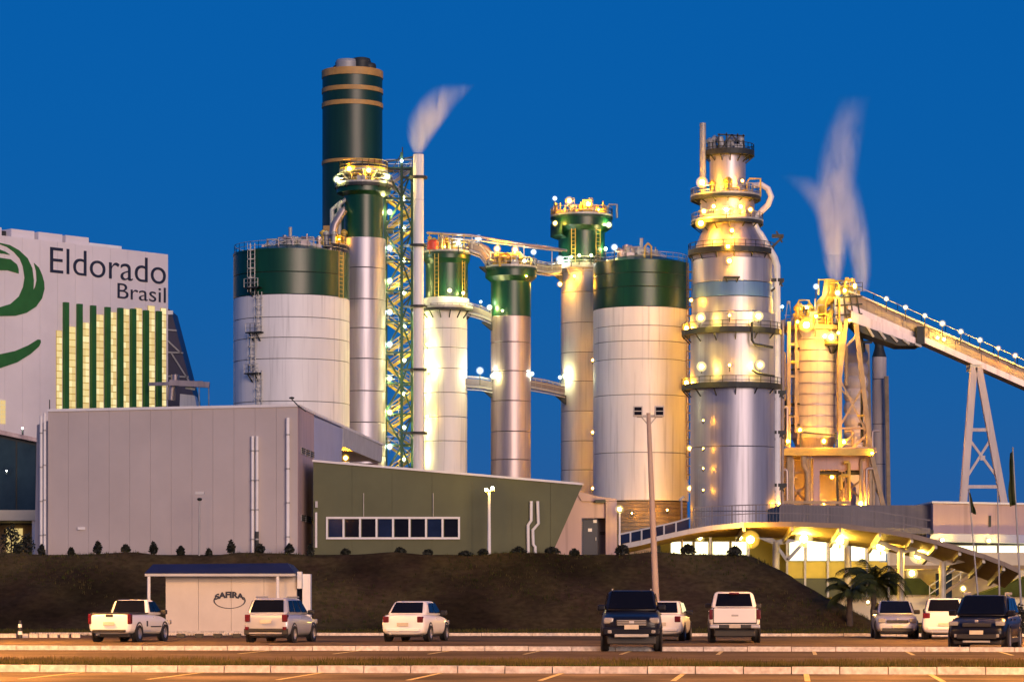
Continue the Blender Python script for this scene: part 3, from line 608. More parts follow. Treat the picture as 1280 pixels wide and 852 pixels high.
for a, b in (((1084,430),(1090,640)),((1108,470),(1111,640))): MB().bar(P(*a,D-2), P(*b,D-2), .5).build('leg', M['frame_brown'], t)

# ---- conveyor and trestle
D = 350
t = thing('conveyor', 'long inclined covered conveyor with a row of lamps along its top', 'conveyor', P(1170,420,D))
def cline(x): return 366+(x-1064)*.44                # photo height of the conveyor's upper edge
segs = list(range(1062, 1690, 33))
for a, b in zip(segs[:-1], segs[1:]):
    g = .25
    MB().prism([P(a+g,cline(a+g),D), P(b-g,cline(b-g),D), P(b-g,cline(b-g)+14,D), P(a+g,cline(a+g)+14,D)], (0,3.2,0)).build('gallery_panel', M['gallery'], t)
MB().prism([P(1060,cline(1060)+14.2,D-.15), P(1655,cline(1655)+14.2,D-.15), P(1655,cline(1655)+22,D-.15), P(1060,cline(1060)+22,D-.15)], (0,3.5,0)).build('support_beam', M['steel_warm'], t)
MB().prism([P(1061,cline(1061)-2.5,D-.3), P(1655,cline(1655)-2.5,D-.3), P(1655,cline(1655)-.3,D-.3), P(1061,cline(1061)-.3,D-.3)], (0,3.8,0)).build('roof_sheet', M['galv'], t)
MB().rail([P(x,cline(x)-2.5,D-.2) for x in range(1062,1660,30)], .9, .07, 2.6, (1,)).build('railing', M['galv'], t)
MB().prism([P(1064,388,D-1.2), P(1150,424,D-1.2), P(1151,432,D-1.2), P(1064,402,D-1.2)], (0,1.0,0)).build('side_truss_panel', M['steel_warm'], t)
MB().prism([P(1064,402,D-1.3), P(1151,432,D-1.3), P(1124,432,D-1.3), P(1078,416,D-1.3)], (0,5.0,0)).build('under_tray', M['dark_steel'], t)
for i in range(5): MB().bar(P(1084+i*15,408+i*5.4,D-1.5), P(1092+i*15,421+i*3,D-1.5), .25).build('tray_rib', M['grey_steel'], t)
MB().pbox(1146,1156,cline(1150)+4,cline(1150)+26,D-1.6,5).build('transfer_box', M['dark_steel'], t)
for x in (1108,1132,1156,1178,1201,1225,1248,1269,1292): lamp(t, x, cline(x)-12, D-.9, 'warm' if x % 3 else 'sodium', .30+.03*(x % 4), 1.6)
for x, y in ((1180,424),(1172,422)): lamp(t, x, y, D-.8, 'warm', .3, .4)
t = thing('trestle', 'tall white A-frame trestle carrying the inclined conveyor', 'trestle', on(1228, D+1))
for a, b, y in (((1217,459),(1203,640),0), ((1223,459),(1257,640),0), ((1217,459),(1203,640),2.6), ((1223,459),(1257,640),2.6)): MB().bar(P(*a,D+y), P(*b,D+y), .85 if y == 0 else .6).build('leg', M['trestle'], t)
for a, b in (((1212,537),(1238,537)),((1207,608),(1251,608))): MB().bar(P(*a,D), P(*b,D), .42).build('crossbar', M['trestle'], t)
for a, b in (((1211,548),(1247,597)),((1240,546),(1208,597))): MB().bar(P(*a,D+.05), P(*b,D+.1), .3).build('brace', M['trestle'], t)
MB().pbox(1213,1227,455,462,D-.2,3.2).build('cap_beam', M['grey_steel'], t)
MB().pbox(1225.5,1231.5,569,575,D-.2,.25).build('gusset', M['trestle'], t)

# ---- steam plumes
def plume(name, base, D, h, path, rad, dens, label, squash=1.0):
    """closed plume skin round a volume whose density dies away towards the skin and the tip; path/rad are cubic coefficients in t=z/h"""
    o0 = P(*base, D); m = MB(); n, seg = 20, 18; vs = []
    fx = lambda t: path[0]*t+path[1]*t*t+path[2]*t**3
    fr = lambda t: rad[0]+rad[1]*t+rad[2]*t*t
    for i in range(n+1):
        t = i/n
        vs += [(o0.x+fx(t)+fr(t)*cos(2*pi*j/seg), o0.y+fr(t)*sin(2*pi*j/seg)*squash, o0.z+h*t) for j in range(seg)]
    m.add(vs, [(i*seg+j, i*seg+(j+1)%seg, (i+1)*seg+(j+1)%seg, (i+1)*seg+j) for i in range(n) for j in range(seg)]+[tuple(range(seg))[::-1], tuple(range(n*seg, n*seg+seg))], True)
    ma = bpy.data.materials.new(name); ma.use_nodes = True; nt = ma.node_tree; nt.nodes.clear(); L = nt.links.new
    N = nt.nodes.new
    def mth(op, a, b=None, c=None):
        q = N('ShaderNodeMath'); q.operation = op
        for i, v in enumerate((a, b, c)):
            if v is None: continue
            if isinstance(v, (int, float)): q.inputs[i].default_value = v
            else: L(v, q.inputs[i])
        return q.outputs[0]
    tc = N('ShaderNodeTexCoord'); nz = N('ShaderNodeTexNoise'); nz.inputs['Scale'].default_value = .62; nz.inputs['Detail'].default_value = 6; nz.inputs['Distortion'].default_value = .9
    mp = N('ShaderNodeMapping'); mp.inputs['Scale'].default_value = (1, 1, .28); L(tc.outputs['Object'], mp.inputs[0]); L(mp.outputs[0], nz.inputs['Vector'])
    sp = N('ShaderNodeSeparateXYZ'); L(tc.outputs['Object'], sp.inputs[0]); x, y, z = sp.outputs
    t = mth('DIVIDE', z, h); t2 = mth('MULTIPLY', t, t); t3 = mth('MULTIPLY', t2, t)
    cxn = mth('ADD', mth('ADD', mth('MULTIPLY', t, path[0]), mth('MULTIPLY', t2, path[1])), mth('MULTIPLY', t3, path[2]))
    rr = mth('ADD', mth('ADD', mth('MULTIPLY', t, rad[1]), mth('MULTIPLY', t2, rad[2])), rad[0])
    dx = mth('DIVIDE', mth('SUBTRACT', x, cxn), rr); dy = mth('DIVIDE', y, mth('MULTIPLY', rr, squash))
    d2 = mth('ADD', mth('MULTIPLY', dx, dx), mth('MULTIPLY', dy, dy))
    edge = mth('POWER', mth('MAXIMUM', mth('SUBTRACT', 1, d2), 0), 1.9)
    tip = mth('POWER', mth('MAXIMUM', mth('SUBTRACT', 1, t), 0), .9)
    nn = mth('MAXIMUM', mth('MULTIPLY', mth('SUBTRACT', nz.outputs['Fac'], .30), 3.6), 0)
    den = mth('MULTIPLY', mth('MULTIPLY', mth('MULTIPLY', edge, tip), nn), dens)
    vol = N('ShaderNodeVolumePrincipled'); vol.inputs['Color'].default_value = (.99, .98, .98, 1); L(den, vol.inputs['Density']); vol.inputs['Anisotropy'].default_value = -.35
    out = N('ShaderNodeOutputMaterial'); L(vol.outputs[0], out.inputs['Volume'])
    o = m.build(name, ma, None, o0); o['kind'] = 'stuff'; tag(o, label, 'steam'); return o
plume('steam_plume', (523,191), 343, 8.4, (.5,2.9,1.2), (.75,5.4,-3.4), 1.7, 'small pale steam plume drifting off the slim white chimney', .7)
plume('steam_plume', (1045,352), 352, 23.5, (-1.6,1.6,2.6), (1.0,6.2,-5.0), 1.0, 'taller pale steam plume rising above the conveyor head', .6)
plume('steam_plume', (1077,364), 353, 15.5, (.6,-5.6,2.2), (1.0,2.8,-1.6), 1.0, 'thin curved steam plume rising beside the conveyor drive', .7)
plume('steam_plume', (1045,318), 352, 10.0, (.2,-2.0,-3.4), (1.3,2.6,-1.4), .6, 'faint steam wisp bending away from the taller plume', .7)

# ================================================================== BUILDINGS
# ---- white plant building with the mural: a wall running back to the right
A0 = P(210, 600, 420); dv = Vector((3320, 3500, 0)).normalized(); nv = Vector((dv.y, -dv.x, 0))
if nv.y > 0: nv = -nv                                  # outward normal, towards the viewer
def fac(px, py, off=0.0):
    """the point of the facade plane seen at a photo pixel, moved off metres outward"""
    q = (px-CX)/F; a = A0+nv*off; t = (q*a.y-a.x)/(dv.x-q*dv.y); y = a.y+t*dv.y
    return Vector((q*y, y, EYE+(HY-py)/F*y))
t = thing('plant_building', 'tall pale plant building with green emblem, lettering and lit window columns', 'building', (A0.x, A0.y, PG))
edges = [-60,-38,-16,6,28,50,72,94,116,138,160,182,210]
for a, b in zip(edges[:-1], edges[1:]):
    e = .12; lo = 640; ta = fac(a+e, 0); 
    top = lambda x: Z(318-0, 420)                       # level roofline
    q0, q1 = fac(a+e, 600), fac(b-e, 600); zt = fac(210,318).z
    m = MB(); m.prism([Vector((q0.x,q0.y,PG)), Vector((q1.x,q1.y,PG)), Vector((q1.x,q1.y,zt)), Vector((q0.x,q0.y,zt))], -nv*.4); m.build('wall_panel', M['facade'], t)
zt = fac(210,318).z; q0, q1 = fac(-60,600,-.45), fac(210,600,-.45)
MB().prism([Vector((q0.x,q0.y,PG)), Vector((q1.x,q1.y,PG)), Vector((q1.x,q1.y,zt-.1)), Vector((q0.x,q0.y,zt-.1))], -nv*30).build('wall', M['facade'], t)
for a, b in ((-40,2),(14,43),(48,78),(82,111)):
    h = 1.25; q0, q1 = fac(a,600,-.8), fac(b,600,-.8)
    MB().prism([Vector((q0.x,q0.y,zt)), Vector((q1.x,q1.y,zt)), Vector((q1.x,q1.y,zt+h)), Vector((q0.x,q0.y,zt+h))], -nv*6).build('roof_unit', M['facade'], t)
q0, q1 = fac(111,600,-.8), fac(152,600,-.8)
MB().prism([Vector((q0.x,q0.y,zt)), Vector((q1.x,q1.y,zt)), Vector((q1.x,q1.y,zt+.55)), Vector((q0.x,q0.y,zt+.55))], -nv*6).build('roof_lip', M['white_trim'], t)
q0, q1 = fac(-40,600,-2), fac(112,600,-2)
MB().prism([Vector((q0.x,q0.y,zt)), Vector((q1.x,q1.y,zt)), Vector((q1.x,q1.y,zt+1.0)), Vector((q0.x,q0.y,zt+1.0))], -nv*4).build('roof_duct', M['dark_steel'], t)
def decal(name, pts, mt, th=.12):                      # painted shapes stand as thin sheets on the wall
    k = 4.26; MB().prism([fac(x/k, 280+y/k, .03) for x, y in pts], nv*th).build(name, M[mt], t)
decal('emblem', [(-330,250),(-310,170),(-240,110),(-140,85),(-40,90),(0,101),(50,112),(100,140),(145,182),(170,235),(178,300),(176,352),(186,335),(194,300),(191,250),(180,208),(205,232),(222,270),(233,310),(235,345),(222,395),(190,440),(140,472),(80,488),(0,490),
    (-80,478),(-140,440),(-70,446),(0,442),(55,425),(100,385),(122,335),(130,285),(121,225),(105,185),(72,148),(36,122),(0,108),(-120,130),(-220,180),(-270,250),(-300,330)], 'mural_green')
decal('emblem', [(-120,200),(-60,178),(0,180),(55,188),(88,215),(97,240),(98,264),(40,246),(0,246),(-60,255),(-120,280)], 'mural_green')
decal('emblem', [(-30,128),(0,137),(28,148),(52,164),(20,158),(-30,154)], 'mural_green')
decal('emblem', [(-300,600),(-180,690),(0,692),(80,675),(150,645),(200,614),(214,616),(216,630),(205,652),(160,692),(90,735),(0,766),(-150,770),(-260,720)], 'mural_green')
u = (fac(207,600)-fac(62,600)); s0 = fac(62.7,340.5,.05); w1 = (fac(207,600)-fac(62.7,600)).length; w2 = (fac(207,600)-fac(147,600)).length
text('Eldorado', 5.45, 'ink', t, s0, dv, Vector((0,0,1)), .06, 'lettering', w1, -.035)
text('Brasil', 3.3, 'ink', t, fac(147,372.5,.05), dv, Vector((0,0,1)), .06, 'lettering', w2, -.02)
tops = [(81,378),(98,380),(115,382),(133,384),(149,385),(165,386),(181,388),(197,389)]
for x, y in tops:
    a, b = fac(x-2.7,600,.05), fac(x+2.7,600,.05); z = fac(x,y).z
    MB().prism([Vector((a.x,a.y,PG+8)), Vector((b.x,b.y,PG+8)), Vector((b.x,b.y,z)), Vector((a.x,a.y,z))], nv*.55).build('green_fin', M['mural_green'], t)
cols = [(70,77.3,413),(84.7,94.3,408),(101.5,111.3,403),(118.5,129.3,393),(136.5,145.3,390),(152.5,161.3,386),(168.5,177.3,385),(184.5,193.3,382),(200.4,207.5,385)]
rd = random.Random(5)
for a, b, y in cols:
    n = 0; z = fac((a+b)/2,y).z; zb = fac((a+b)/2,530).z; step = .98
    p, q = fac(a,600,.02), fac(b,600,.02)
    fr = MB().prism([Vector((p.x,p.y,zb)), Vector((q.x,q.y,zb)), Vector((q.x,q.y,z)), Vector((p.x,p.y,z))], nv*.06).build('window_frame', M['paint_and_lit_yellow'], t)
    while z-step > zb:
        f0, f1 = (.08, .52) if n % 1 == 0 else (0, 1)
        for f0, f1 in ((.05,.485),(.515,.95)):
            p2, q2 = p.lerp(q,f0), p.lerp(q,f1); p2 = p2+nv*.07; q2 = q2+nv*.07
            MB().prism([Vector((p2.x,p2.y,z-step+.07)), Vector((q2.x,q2.y,z-step+.07)), Vector((q2.x,q2.y,z-.04)), Vector((p2.x,p2.y,z-.04))], nv*.04).build('lit_pane', M[rd.choice(('lit_pane_a','lit_pane_a','lit_pane_b','lit_pane_c'))], fr)
        z -= step; n += 1
for r_ in range(5):
    for c_ in range(2):
        p, q = fac(c_*3.4+.3,500,.05), fac(c_*3.4+3.2,500,.05); z = fac(2,500+r_*6).z
        MB().prism([Vector((p.x,p.y,z-.6)), Vector((q.x,q.y,z-.6)), Vector((q.x,q.y,z)), Vector((p.x,p.y,z))], nv*.05).build('lit_pane', M['lit_pane_b'], t)
MB().bar(fac(186,480,3), fac(206,480,3)+Vector((6,-3,0)), .5).build('pipe_bridge', M['steel_warm'], t)
# ---- sloping dark hood right of it
D = 425
t = thing('sloped_hood', 'dark blue sloping steel hood beside the plant building', 'duct', on(222, D))
MB().prism([P(205,382,D), P(214,388,D), P(243,498,D), P(244,540,D), P(205,540,D)], (0,8,0)).build('shell', M['hood_blue'], t)
for a, b in (((208,412),(221,413)),((208,440),(229,441)),((208,470),(236,471)),((209,425),(226,441)),((214,441),(240,482))): MB().bar(P(*a,D-.15), P(*b,D-.15), .22).build('seam_strip', M['grey_steel'], t)
MB().pbox(209,216,388,393,D-.4,.6).build('lamp_box', M['white_trim'], t)
D = 400
t = thing('roof_plant_room', 'small white plant room with overhead pipes beside the dark hood', 'plant room', on(232, D))
MB().prism([P(225,492,D), P(243,494,D), P(246,508,D), P(246,560,D), P(223,560,D)], (0,4,0)).build('cabin', M['white_shell'], t)
MB().bar(P(212,478,D-1), P(262,481,D-1), .8).build('overhead_pipe', M['steel_warm'], t)
for x in (249,261): MB().bar(P(x,481,D-1), P(x,560,D-1), .14).build('pipe_post', M['galv'], t)
MB().bar(P(232,484,D-.6), P(244,486,D-.6), .4).build('pipe_clamp', M['galv'], t)
MB().path([P(214,500,D), P(215,486,D), P(219,476,D), P(219,468,D)], .6, 8).build('cyclone', M['steel_warm'], t)
# ---- low glass-fronted building at the picture's edge
D = 172
t = thing('glass_building', 'low building with dark glass upper floor beside the long mauve wall', 'building', on(5, D, 3))
MB().prism([P(-60,528,D), P(0,543,D), P(46,553,D), P(46,640,D), P(-60,640,D)], (0,9,0)).build('upper_floor', M['dark_steel'], t)
for a, b in ((-58,-32),(-31,-5),(-4,20),(21,45)):
    ya, yb = 545+a*.21+2, 545+b*.21+2
    MB().prism([P(a+.5,ya,D-.08), P(b-.5,yb,D-.08), P(b-.5,637,D-.08), P(a+.5,637,D-.08)], (0,.06,0)).build('pane', M['glass_green'], t)
MB().prism([P(-60,524,D-.5), P(46,547,D-.5), P(46,552,D-.5), P(-60,530,D-.5)], (0,10,0)).build('roof_edge', M['pink_wall'], t)
MB().pbox(-60,47,637,650,D-.6,10).build('floor_band', M['cream_wall'], t)
MB().pbox(-60,44,655,720,D+5,.4).build('ground_floor_wall', M['brown_wall'], t)
for q in (42.5, -10): MB().pbox(q-2.5,q+2.5,650,716,D-.4,.6).build('post', M['white_trim'], t)
MB().pbox(8,28,660,690,D+4.9,.1).build('window', M['lit_pane_b'], t)
lamp(t, 28, 535, D-1.2, 'daylight', .10, .4); lamp(t, 8, 588, D-.8, 'daylight', .07, .2)

# ---- long mauve hall
t = thing('hall', 'long windowless mauve hall with downpipes standing on the embankment', 'building', on(220, 150))
BZ = 3.3; HT = 11.66
c0, c1, c2, c3 = Vector((X(60,152),152,BZ)), Vector((X(372,148),148,BZ)), Vector((X(392.5,154.6),154.6,BZ)), Vector((-8.62,186,BZ))
up = Vector((0,0,HT-BZ)); n = 12
for i in range(n):
    a, b = c0.lerp(c1, i/n+.00035), c0.lerp(c1, (i+1)/n-.00035)
    MB().prism([a, b, b+up, a+up], (0,.2,0)).build('wall_panel', M['mauve_wall'], t)
c5 = Vector((c0.x+8, 190, BZ)); o_ = Vector((0,.28,-.06))
MB().prism([c0+o_, c1+o_+Vector((-.1,0,0)), c2+o_+Vector((-.2,0,0)), Vector((-10.2,166,BZ)), Vector((-15,168,BZ)), Vector((-15,186,BZ)), Vector((-20,190,BZ)), c5], up-Vector((0,0,.1))).build('body', M['mauve_wall'], t)
MB().prism([c1+Vector((.02,.01,0)), c2, c2+up, c1+Vector((.02,.01,0))+up], (-.25,.1,0)).build('end_wall', M['pink_wall'], t)
c2b = Vector((X(428.6,166),166,BZ)); pb = Vector((X(421.6,164.5),164.5,0))
MB().prism([c2+Vector((0,.05,0)), Vector((pb.x,pb.y,BZ)), Vector((c2b.x,c2b.y,HT-.1)), c2+up+Vector((0,.05,-.1))], (-.3,.1,0)).build('cheek_panel', M['pale_blue_wall'], t)
zb1 = HT-1.15
MB().prism([c2b+Vector((.02,0,HT-BZ)), c3+up, Vector((c3.x,c3.y,zb1)), Vector((c2b.x+.02,c2b.y,zb1))], (-.6,.1,0)).build('fascia_beam', M['grey_trim'], t)
MB().prism([Vector((c2b.x-.5,c2b.y,zb1+.1)), Vector((c3.x-.5,c3.y,zb1+.1)), Vector((-15,187,zb1+.1)), Vector((-15,167,zb1+.1))], (0,0,.3)).build('soffit', M['grey_trim'], t)
MB().prism([Vector((-14.6,166.6,BZ)), Vector((-14.6,187,BZ)), Vector((-14.6,187,zb1)), Vector((-14.6,166.6,zb1))], (-.3,0,0)).build('inner_wall', M['cream_wall'], t)
MB().prism([Vector((-8.9,186.2,BZ)), Vector((-14.6,187.2,BZ)), Vector((-14.6,187.2,zb1)), Vector((-8.9,186.2,zb1))], (0,.3,0)).build('inner_wall', M['pink_wall'], t)
for a, b in ((c0,c1),(c1,c2),(c2,c3)):
    d_ = (b-a).normalized(); nn = Vector((d_.y,-d_.x,0))*.08
    MB().prism([a+nn+up, b+nn+up, b+nn+up+Vector((0,0,.14)), a+nn+up+Vector((0,0,.14))], (-nn)*5).build('coping', M['white_trim'], t)
def front(px, py, off=.0):
    q = (px-CX)/F; d_ = c1-c0; tt = (q*c0.y-c0.x)/(d_.x-q*d_.y); y = c0.y+tt*d_.y; return Vector((q*y, y-off, EYE+(HY-py)/F*y))
for a, y0, y1, r_ in ((316,545,692,.085),(321.5,545,692,.085),(360,522,692,.10),(52,520,690,.085),(56.5,516,690,.07)):
    m = MB(); m.tube(front(a,y0,.16), front(a,y1,.16), r_, 10)
    o = m.build('downpipe', M['white_trim'], t)
    
    for q in range(4): y = y0+(y1-y0)*(q+.5)/4; p_ = front(a,y,.16); MB().lathe(p_, [(r_,-.04),(r_+.03,-.04),(r_+.03,.04),(r_,.04)], 10).build('clamp', M['grey_steel'], o)
MB().tube(front(321.5,664,.17), front(321.5,690,.17), .10, 10).build('pipe_sleeve', M['dark_steel'], t)
MB().prism([Vector((X(43,153),153,BZ)), Vector((X(60,152.4),152.4,BZ)), Vector((X(60,152.4),152.4,11.2)), Vector((X(46,153),153,11.0))], (0,1.2,0)).build('corner_pier', M['mauve_wall'], t)
for py in (565, 648):
    for q in range(3):
        f0 = .18+q*.27; a, b = c1.lerp(c2, f0), c1.lerp(c2, f0+.2); z0, z1 = Z(py+4,151), Z(py-4,151); nn = Vector((.06,-.02,0))
        fr = MB().prism([Vector((a.x,a.y,z0)), Vector((b.x,b.y,z0)), Vector((b.x,b.y,z1)), Vector((a.x,a.y,z1))], nn).build('vent', M['grey_steel'], t)
        m = MB()
        for s in range(3): m.prism([Vector((a.x,a.y,z0+.05+s*.11))+nn*1.1, Vector((b.x,b.y,z0+.05+s*.11))+nn*1.1, Vector((b.x,b.y,z0+.11+s*.11))+nn*1.1, Vector((a.x,a.y,z0+.11+s*.11))+nn*1.1], nn*.6)
        m.build('louvre', M['dark_steel'], fr)
m = MB(); p = front(372,506,.1); m.tube(p, p+Vector((-.3,0,.3)), .03, 6); m.tube(p, p+Vector((.45,0,-.35)), .03, 6); m.lathe(p+Vector((-.3,0,.3)), [(0,0),(.12,.02),(.14,.1),(0,.14)], 8); m.build('roof_bracket', M['dark_steel'], t)
m = MB(); p = front(62,512,.0); m.bar(p, p+Vector((0,0,.55)), .05); m.build('lightning_rod', M['dark_steel'], t)
p = front(102,660,.06); MB().box(p.x-.2,p.x+.2,p.y-.05,p.y+.05,p.z-.07,p.z+.07).build('wall_plate', M['white_trim'], t)
lamp(t, 432, 572, 170, 'amber', .22, .2)

# ---- olive wing with a strip of eight windows
D = 149.2
t = thing('olive_wing', 'olive green wing with a strip of eight dark windows and sloping roof', 'building', on(550, D))
TL, TR = P(391.5,577,D), P(728,606,D)
def roofy(px): return 577+(px-391.5)/(728-391.5)*29
xs = [391.5,440,490,540,590,640,688]
for a, b in zip(xs[:-1], xs[1:]):
    yb = 698
    MB().prism([P(a+.1,yb,D), P(b-.1,yb,D), P(b-.1,roofy(b),D), P(a+.1,roofy(a),D)], (0,.2,0)).build('wall_panel', M['olive_wall'], t)
MB().prism([P(688.2,696,D), P(728,roofy(728),D), P(688.2,roofy(688),D)], (0,.2,0)).build('end_panel', M['olive_wall'], t)
MB().prism([P(392,698,D+.21), P(686.5,698,D+.21), P(727,roofy(727)+.4,D+.21), P(392,577.4,D+.21)], (0,5.0,0)).build('body', M['olive_wall'], t)
MB().prism([P(390.5,roofy(390.5)-2.8,D-.12), P(729.5,roofy(729.5)-2.8,D-.12), P(729.5,roofy(729.5)-.2,D-.12), P(390.5,roofy(390.5)-.2,D-.12)], (0,5.4,0)).build('roof_edge', M['white_trim'], t)
wf = [MB().pbox(407.5,575,645.5,648,D-.1,.2).build('window_frame', M['white_trim'], t), MB().pbox(407.5,575,671,673.5,D-.1,.2).build('window_frame', M['white_trim'], t)]
for i in range(8):
    a = 409.5+i*20.6; MB().pbox(a+1.6,a+18.6,648.4,670.6,D-.02,.03).build('pane', M['glass_dark' if i % 3 else 'glass_blue'], t)
for i in range(9): a = 407.5+i*20.63; MB().pbox(a,a+2.4,648.1,670.9,D-.1,.2).build('mullion', M['white_trim'], t)
for xo in (0, 8.6):
    MB().path([P(664+xo,626,D-.16), P(664+xo,650,D-.16), P(660+xo,656,D-.16), P(660.5+xo,692,D-.16)] if xo == 0 else [P(672,626,D-.16), P(673,654,D-.16), P(666,662,D-.16), P(666.5,680,D-.16), P(669,683,D-.16), P(669,692,D-.16)], .085, 10).build('downpipe', M['white_trim'], t)
for a in (454.5, 541.5): MB().tube(P(a,616,D-.05), P(a,645,D-.05), .025, 6).build('conduit', M['galv'], t)
MB().tube(P(395,640,D-.12), P(395,684,D-.12), .07, 8).build('downpipe', M['white_trim'], t)
MB().pbox(394,397,626,634,D-.2,.2).build('junction_box', M['grey_trim'], t)

# ---- pink entrance block with a dark door
D = 151
t = thing('entrance_block', 'small pink entrance block with dark door at the wing\'s end', 'building', on(730, D))
MB().prism([P(684,700,D), P(727,700,D), P(727,632,D), P(727,614,D), P(720,612,D)], (0,4,0)).build('wall', M['pink_wall'], t)
MB().prism([P(720,613,D-.1), P(752,621,D-.1), P(771,623,D-.1), P(771,626,D-.1), P(727,626,D-.1)], (0,4.4,0)).build('roof_edge', M['pink_wall'], t)
MB().prism([P(727,626.2,D+.1), P(757,626.2,D+.1), P(757,647,D+.1), P(727,647,D+.1)], (0,.3,0)).build('lintel', M['pink_wall'], t)
MB().pbox(747.5,757,626.5,700,D+1.2,.2).build('recess_wall', M['grey_parapet'], t)
MB().pbox(757.2,771,626.5,700,D-.1,4).build('pier', M['pink_wall'], t)
dr = MB().pbox(728,747,648,693,D+.5,.08).build('door', M['door_blue'], t)
MB().pbox(735,740,660,664,D+.46,.03).build('notice', M['white_trim'], dr); MB().pbox(744.2,745.6,671,675,D+.42,.06).build('handle', M['grey_steel'], dr)
MB().pbox(741.5,746,649,653,D+.45,.04).build('notice', M['white_trim'], dr)
MB().pbox(744,757,624,628,D-.25,.3).build('canopy_light', M['dark_steel'], t)
MB().pbox(750,756,664,668,D+1.05,.12).build('box', M['dark_steel'], t)
t = thing('wall_lamp', 'bright round lamp on post beside the pink entrance block', 'lamp', on(774.5, D-1.2))
MB().tube(P(774.5,694,D-1.2), P(774.5,640,D-1.2), .05, 8).build('post', M['white_trim'], t); lamp(t, 774.5, 636, D-1.2, 'warm', .21, .3)

# ---- lamp posts on the embankment
D = 147.2
t = thing('lamp_post', 'white lamp post with two lit floodlights before the olive wing', 'street lamp', on(611.5, D))
MB().tube(on(611.5,D,3.5), P(611.5,615,D), .10, 10, .07).build('pole', M['white_trim'], t)
MB().bar(P(606,614,D), P(618,612,D), .08).build('crossarm', M['grey_steel'], t)
lamp(t, 608, 611.5, D-.15, 'warm', .17, .1); lamp(t, 615.5, 609.5, D-.15, 'warm', .17, .1)
D = 146.8
t = thing('lamp_post', 'thin unlit lamp post in front of the mauve hall', 'street lamp', on(249, D))
MB().tube(on(249,D,3.5), P(249.5,624,D), .045, 8).build('pole', M['grey_steel'], t)
MB().lathe(P(249.5,623,D), [(0,-.12),(.1,-.1),(.14,0),(.1,.04),(0,.05)], 12).build('lamp_neck', M['dark_steel'], t)
MB().pbox(244,255,614,617.5,D-.15,.3).build('lamp_head', M['grey_trim'], t)
D = 163
t = thing('lamp_post', 'small lamp post behind the ramp balustrade near the steel digester', 'street lamp', on(853, D, 2.5))
MB().tube(on(853,D,2.5), P(852,628,D), .06, 8).build('pole', M['pole_paint'], t); MB().bar(P(849,625,D), P(855,620,D), .12).build('lamp_head', M['grey_steel'], t)
MB().tube(P(852,628,D), P(852,622,D), .05, 8).build('pole_top', M['pole_paint'], t)
# ---- tall twin floodlight mast in the car park
D = 112
t = thing('floodlight_mast', 'tall leaning mast with two unlit square floodlights behind black pickup', 'street lamp', on(822, D, 0))
MB().tube(on(822,D,0), P(810.5,516,D), .145, 12, .085).build('pole', M['pole_paint'], t)
MB().bar(P(796,520,D), P(828,520,D), .10).build('crossarm', M['grey_steel'], t)
for a in (797.5, 824.5):
    h = MB().pbox(a-6,a+6,507,520,D-.2,.3).build('floodlight', M['grey_trim'], t, bevel=.02)
    MB().pbox(a-4.6,a+4.6,508.6,518.4,D-.22,.03).build('lens', M['glass_dark'], h); MB().pbox(a-4.6,a+4.6,513.1,513.9,D-.24,.02).build('lens_bar', M['grey_trim'], h)
for s in (-1,1): MB().bar(P(811+s*9,521,D), P(811.2,532,D), .05).build('brace', M['grey_steel'], t)

# ---- curved canopy walkway
t = thing('curved_canopy', 'long curved brown canopy sweeping from ramp to the car park', 'canopy', on(1030, 160, 0))
cp = [(773,682),(800,676.5),(830,669),(860,662.5),(890,657.5),(930,654),(990,653),(1050,655),(1100,661),(1140,668),(1170,675.5),(1200,684),(1230,693.5),(1255,703),(1275,712)]
def cw(i):
    x = cp[i][0]; return .3 if x < 870 else .3+min(1, (x-870)/200)*.55
for i in range(len(cp)-1):
    (xa, ya), (xb, yb) = cp[i], cp[i+1]; D0, D1 = 159, 164; wa, wb = cw(i), cw(i+1); g = .12
    fa, fb = P(xa+g,ya,D0), P(xb-g,yb,D0); ba, bb = Vector((fa.x,D1,fa.z-wa)), Vector((fb.x,D1,fb.z-wb))
    MB().prism([fa, fb, bb, ba], (0,0,-.16)).build('roof_panel', M['canopy_soffit'], t)
    MB().prism([fa+Vector((0,-.1,.06)), fb+Vector((0,-.1,.06)), fb+Vector((0,-.1,-.22)), fa+Vector((0,-.1,-.22))], (0,.09,0)).build('fascia', M['grey_trim' if xa < 900 else 'canopy_brown'], t)
    if xa > 900: MB().bar(fa+Vector((0,.1,-.3)), ba+Vector((0,0,-.3)), .16, .3).build('rib', M['galv'], t)
for px, top_, bt in ((1126,672,0),(1178,688,0),(970,662,0),(1060,664,0)):
    D0 = 161.5 if px > 1100 else 166; b0 = on(px,D0,0); q = P(px,top_+14,D0)
    MB().tube(b0, q, .2, 12).build('post', M['galv'], t)
    for s in (-1.6,1.6): MB().bar(q+Vector((0,0,-.1)), P(px,top_+2,D0)+Vector((s,0,.0 if s < 0 else -.35)), .2, .3).build('bracket', M['galv'], t)
for px, py in ((938,674),(1005,673),(1050,675),(1101,683),(1148,693)):
    lamp(t, px, py, 161.8 if px != 938 else 158.5, 'sodium' if px == 938 else 'warm', .46, .15)
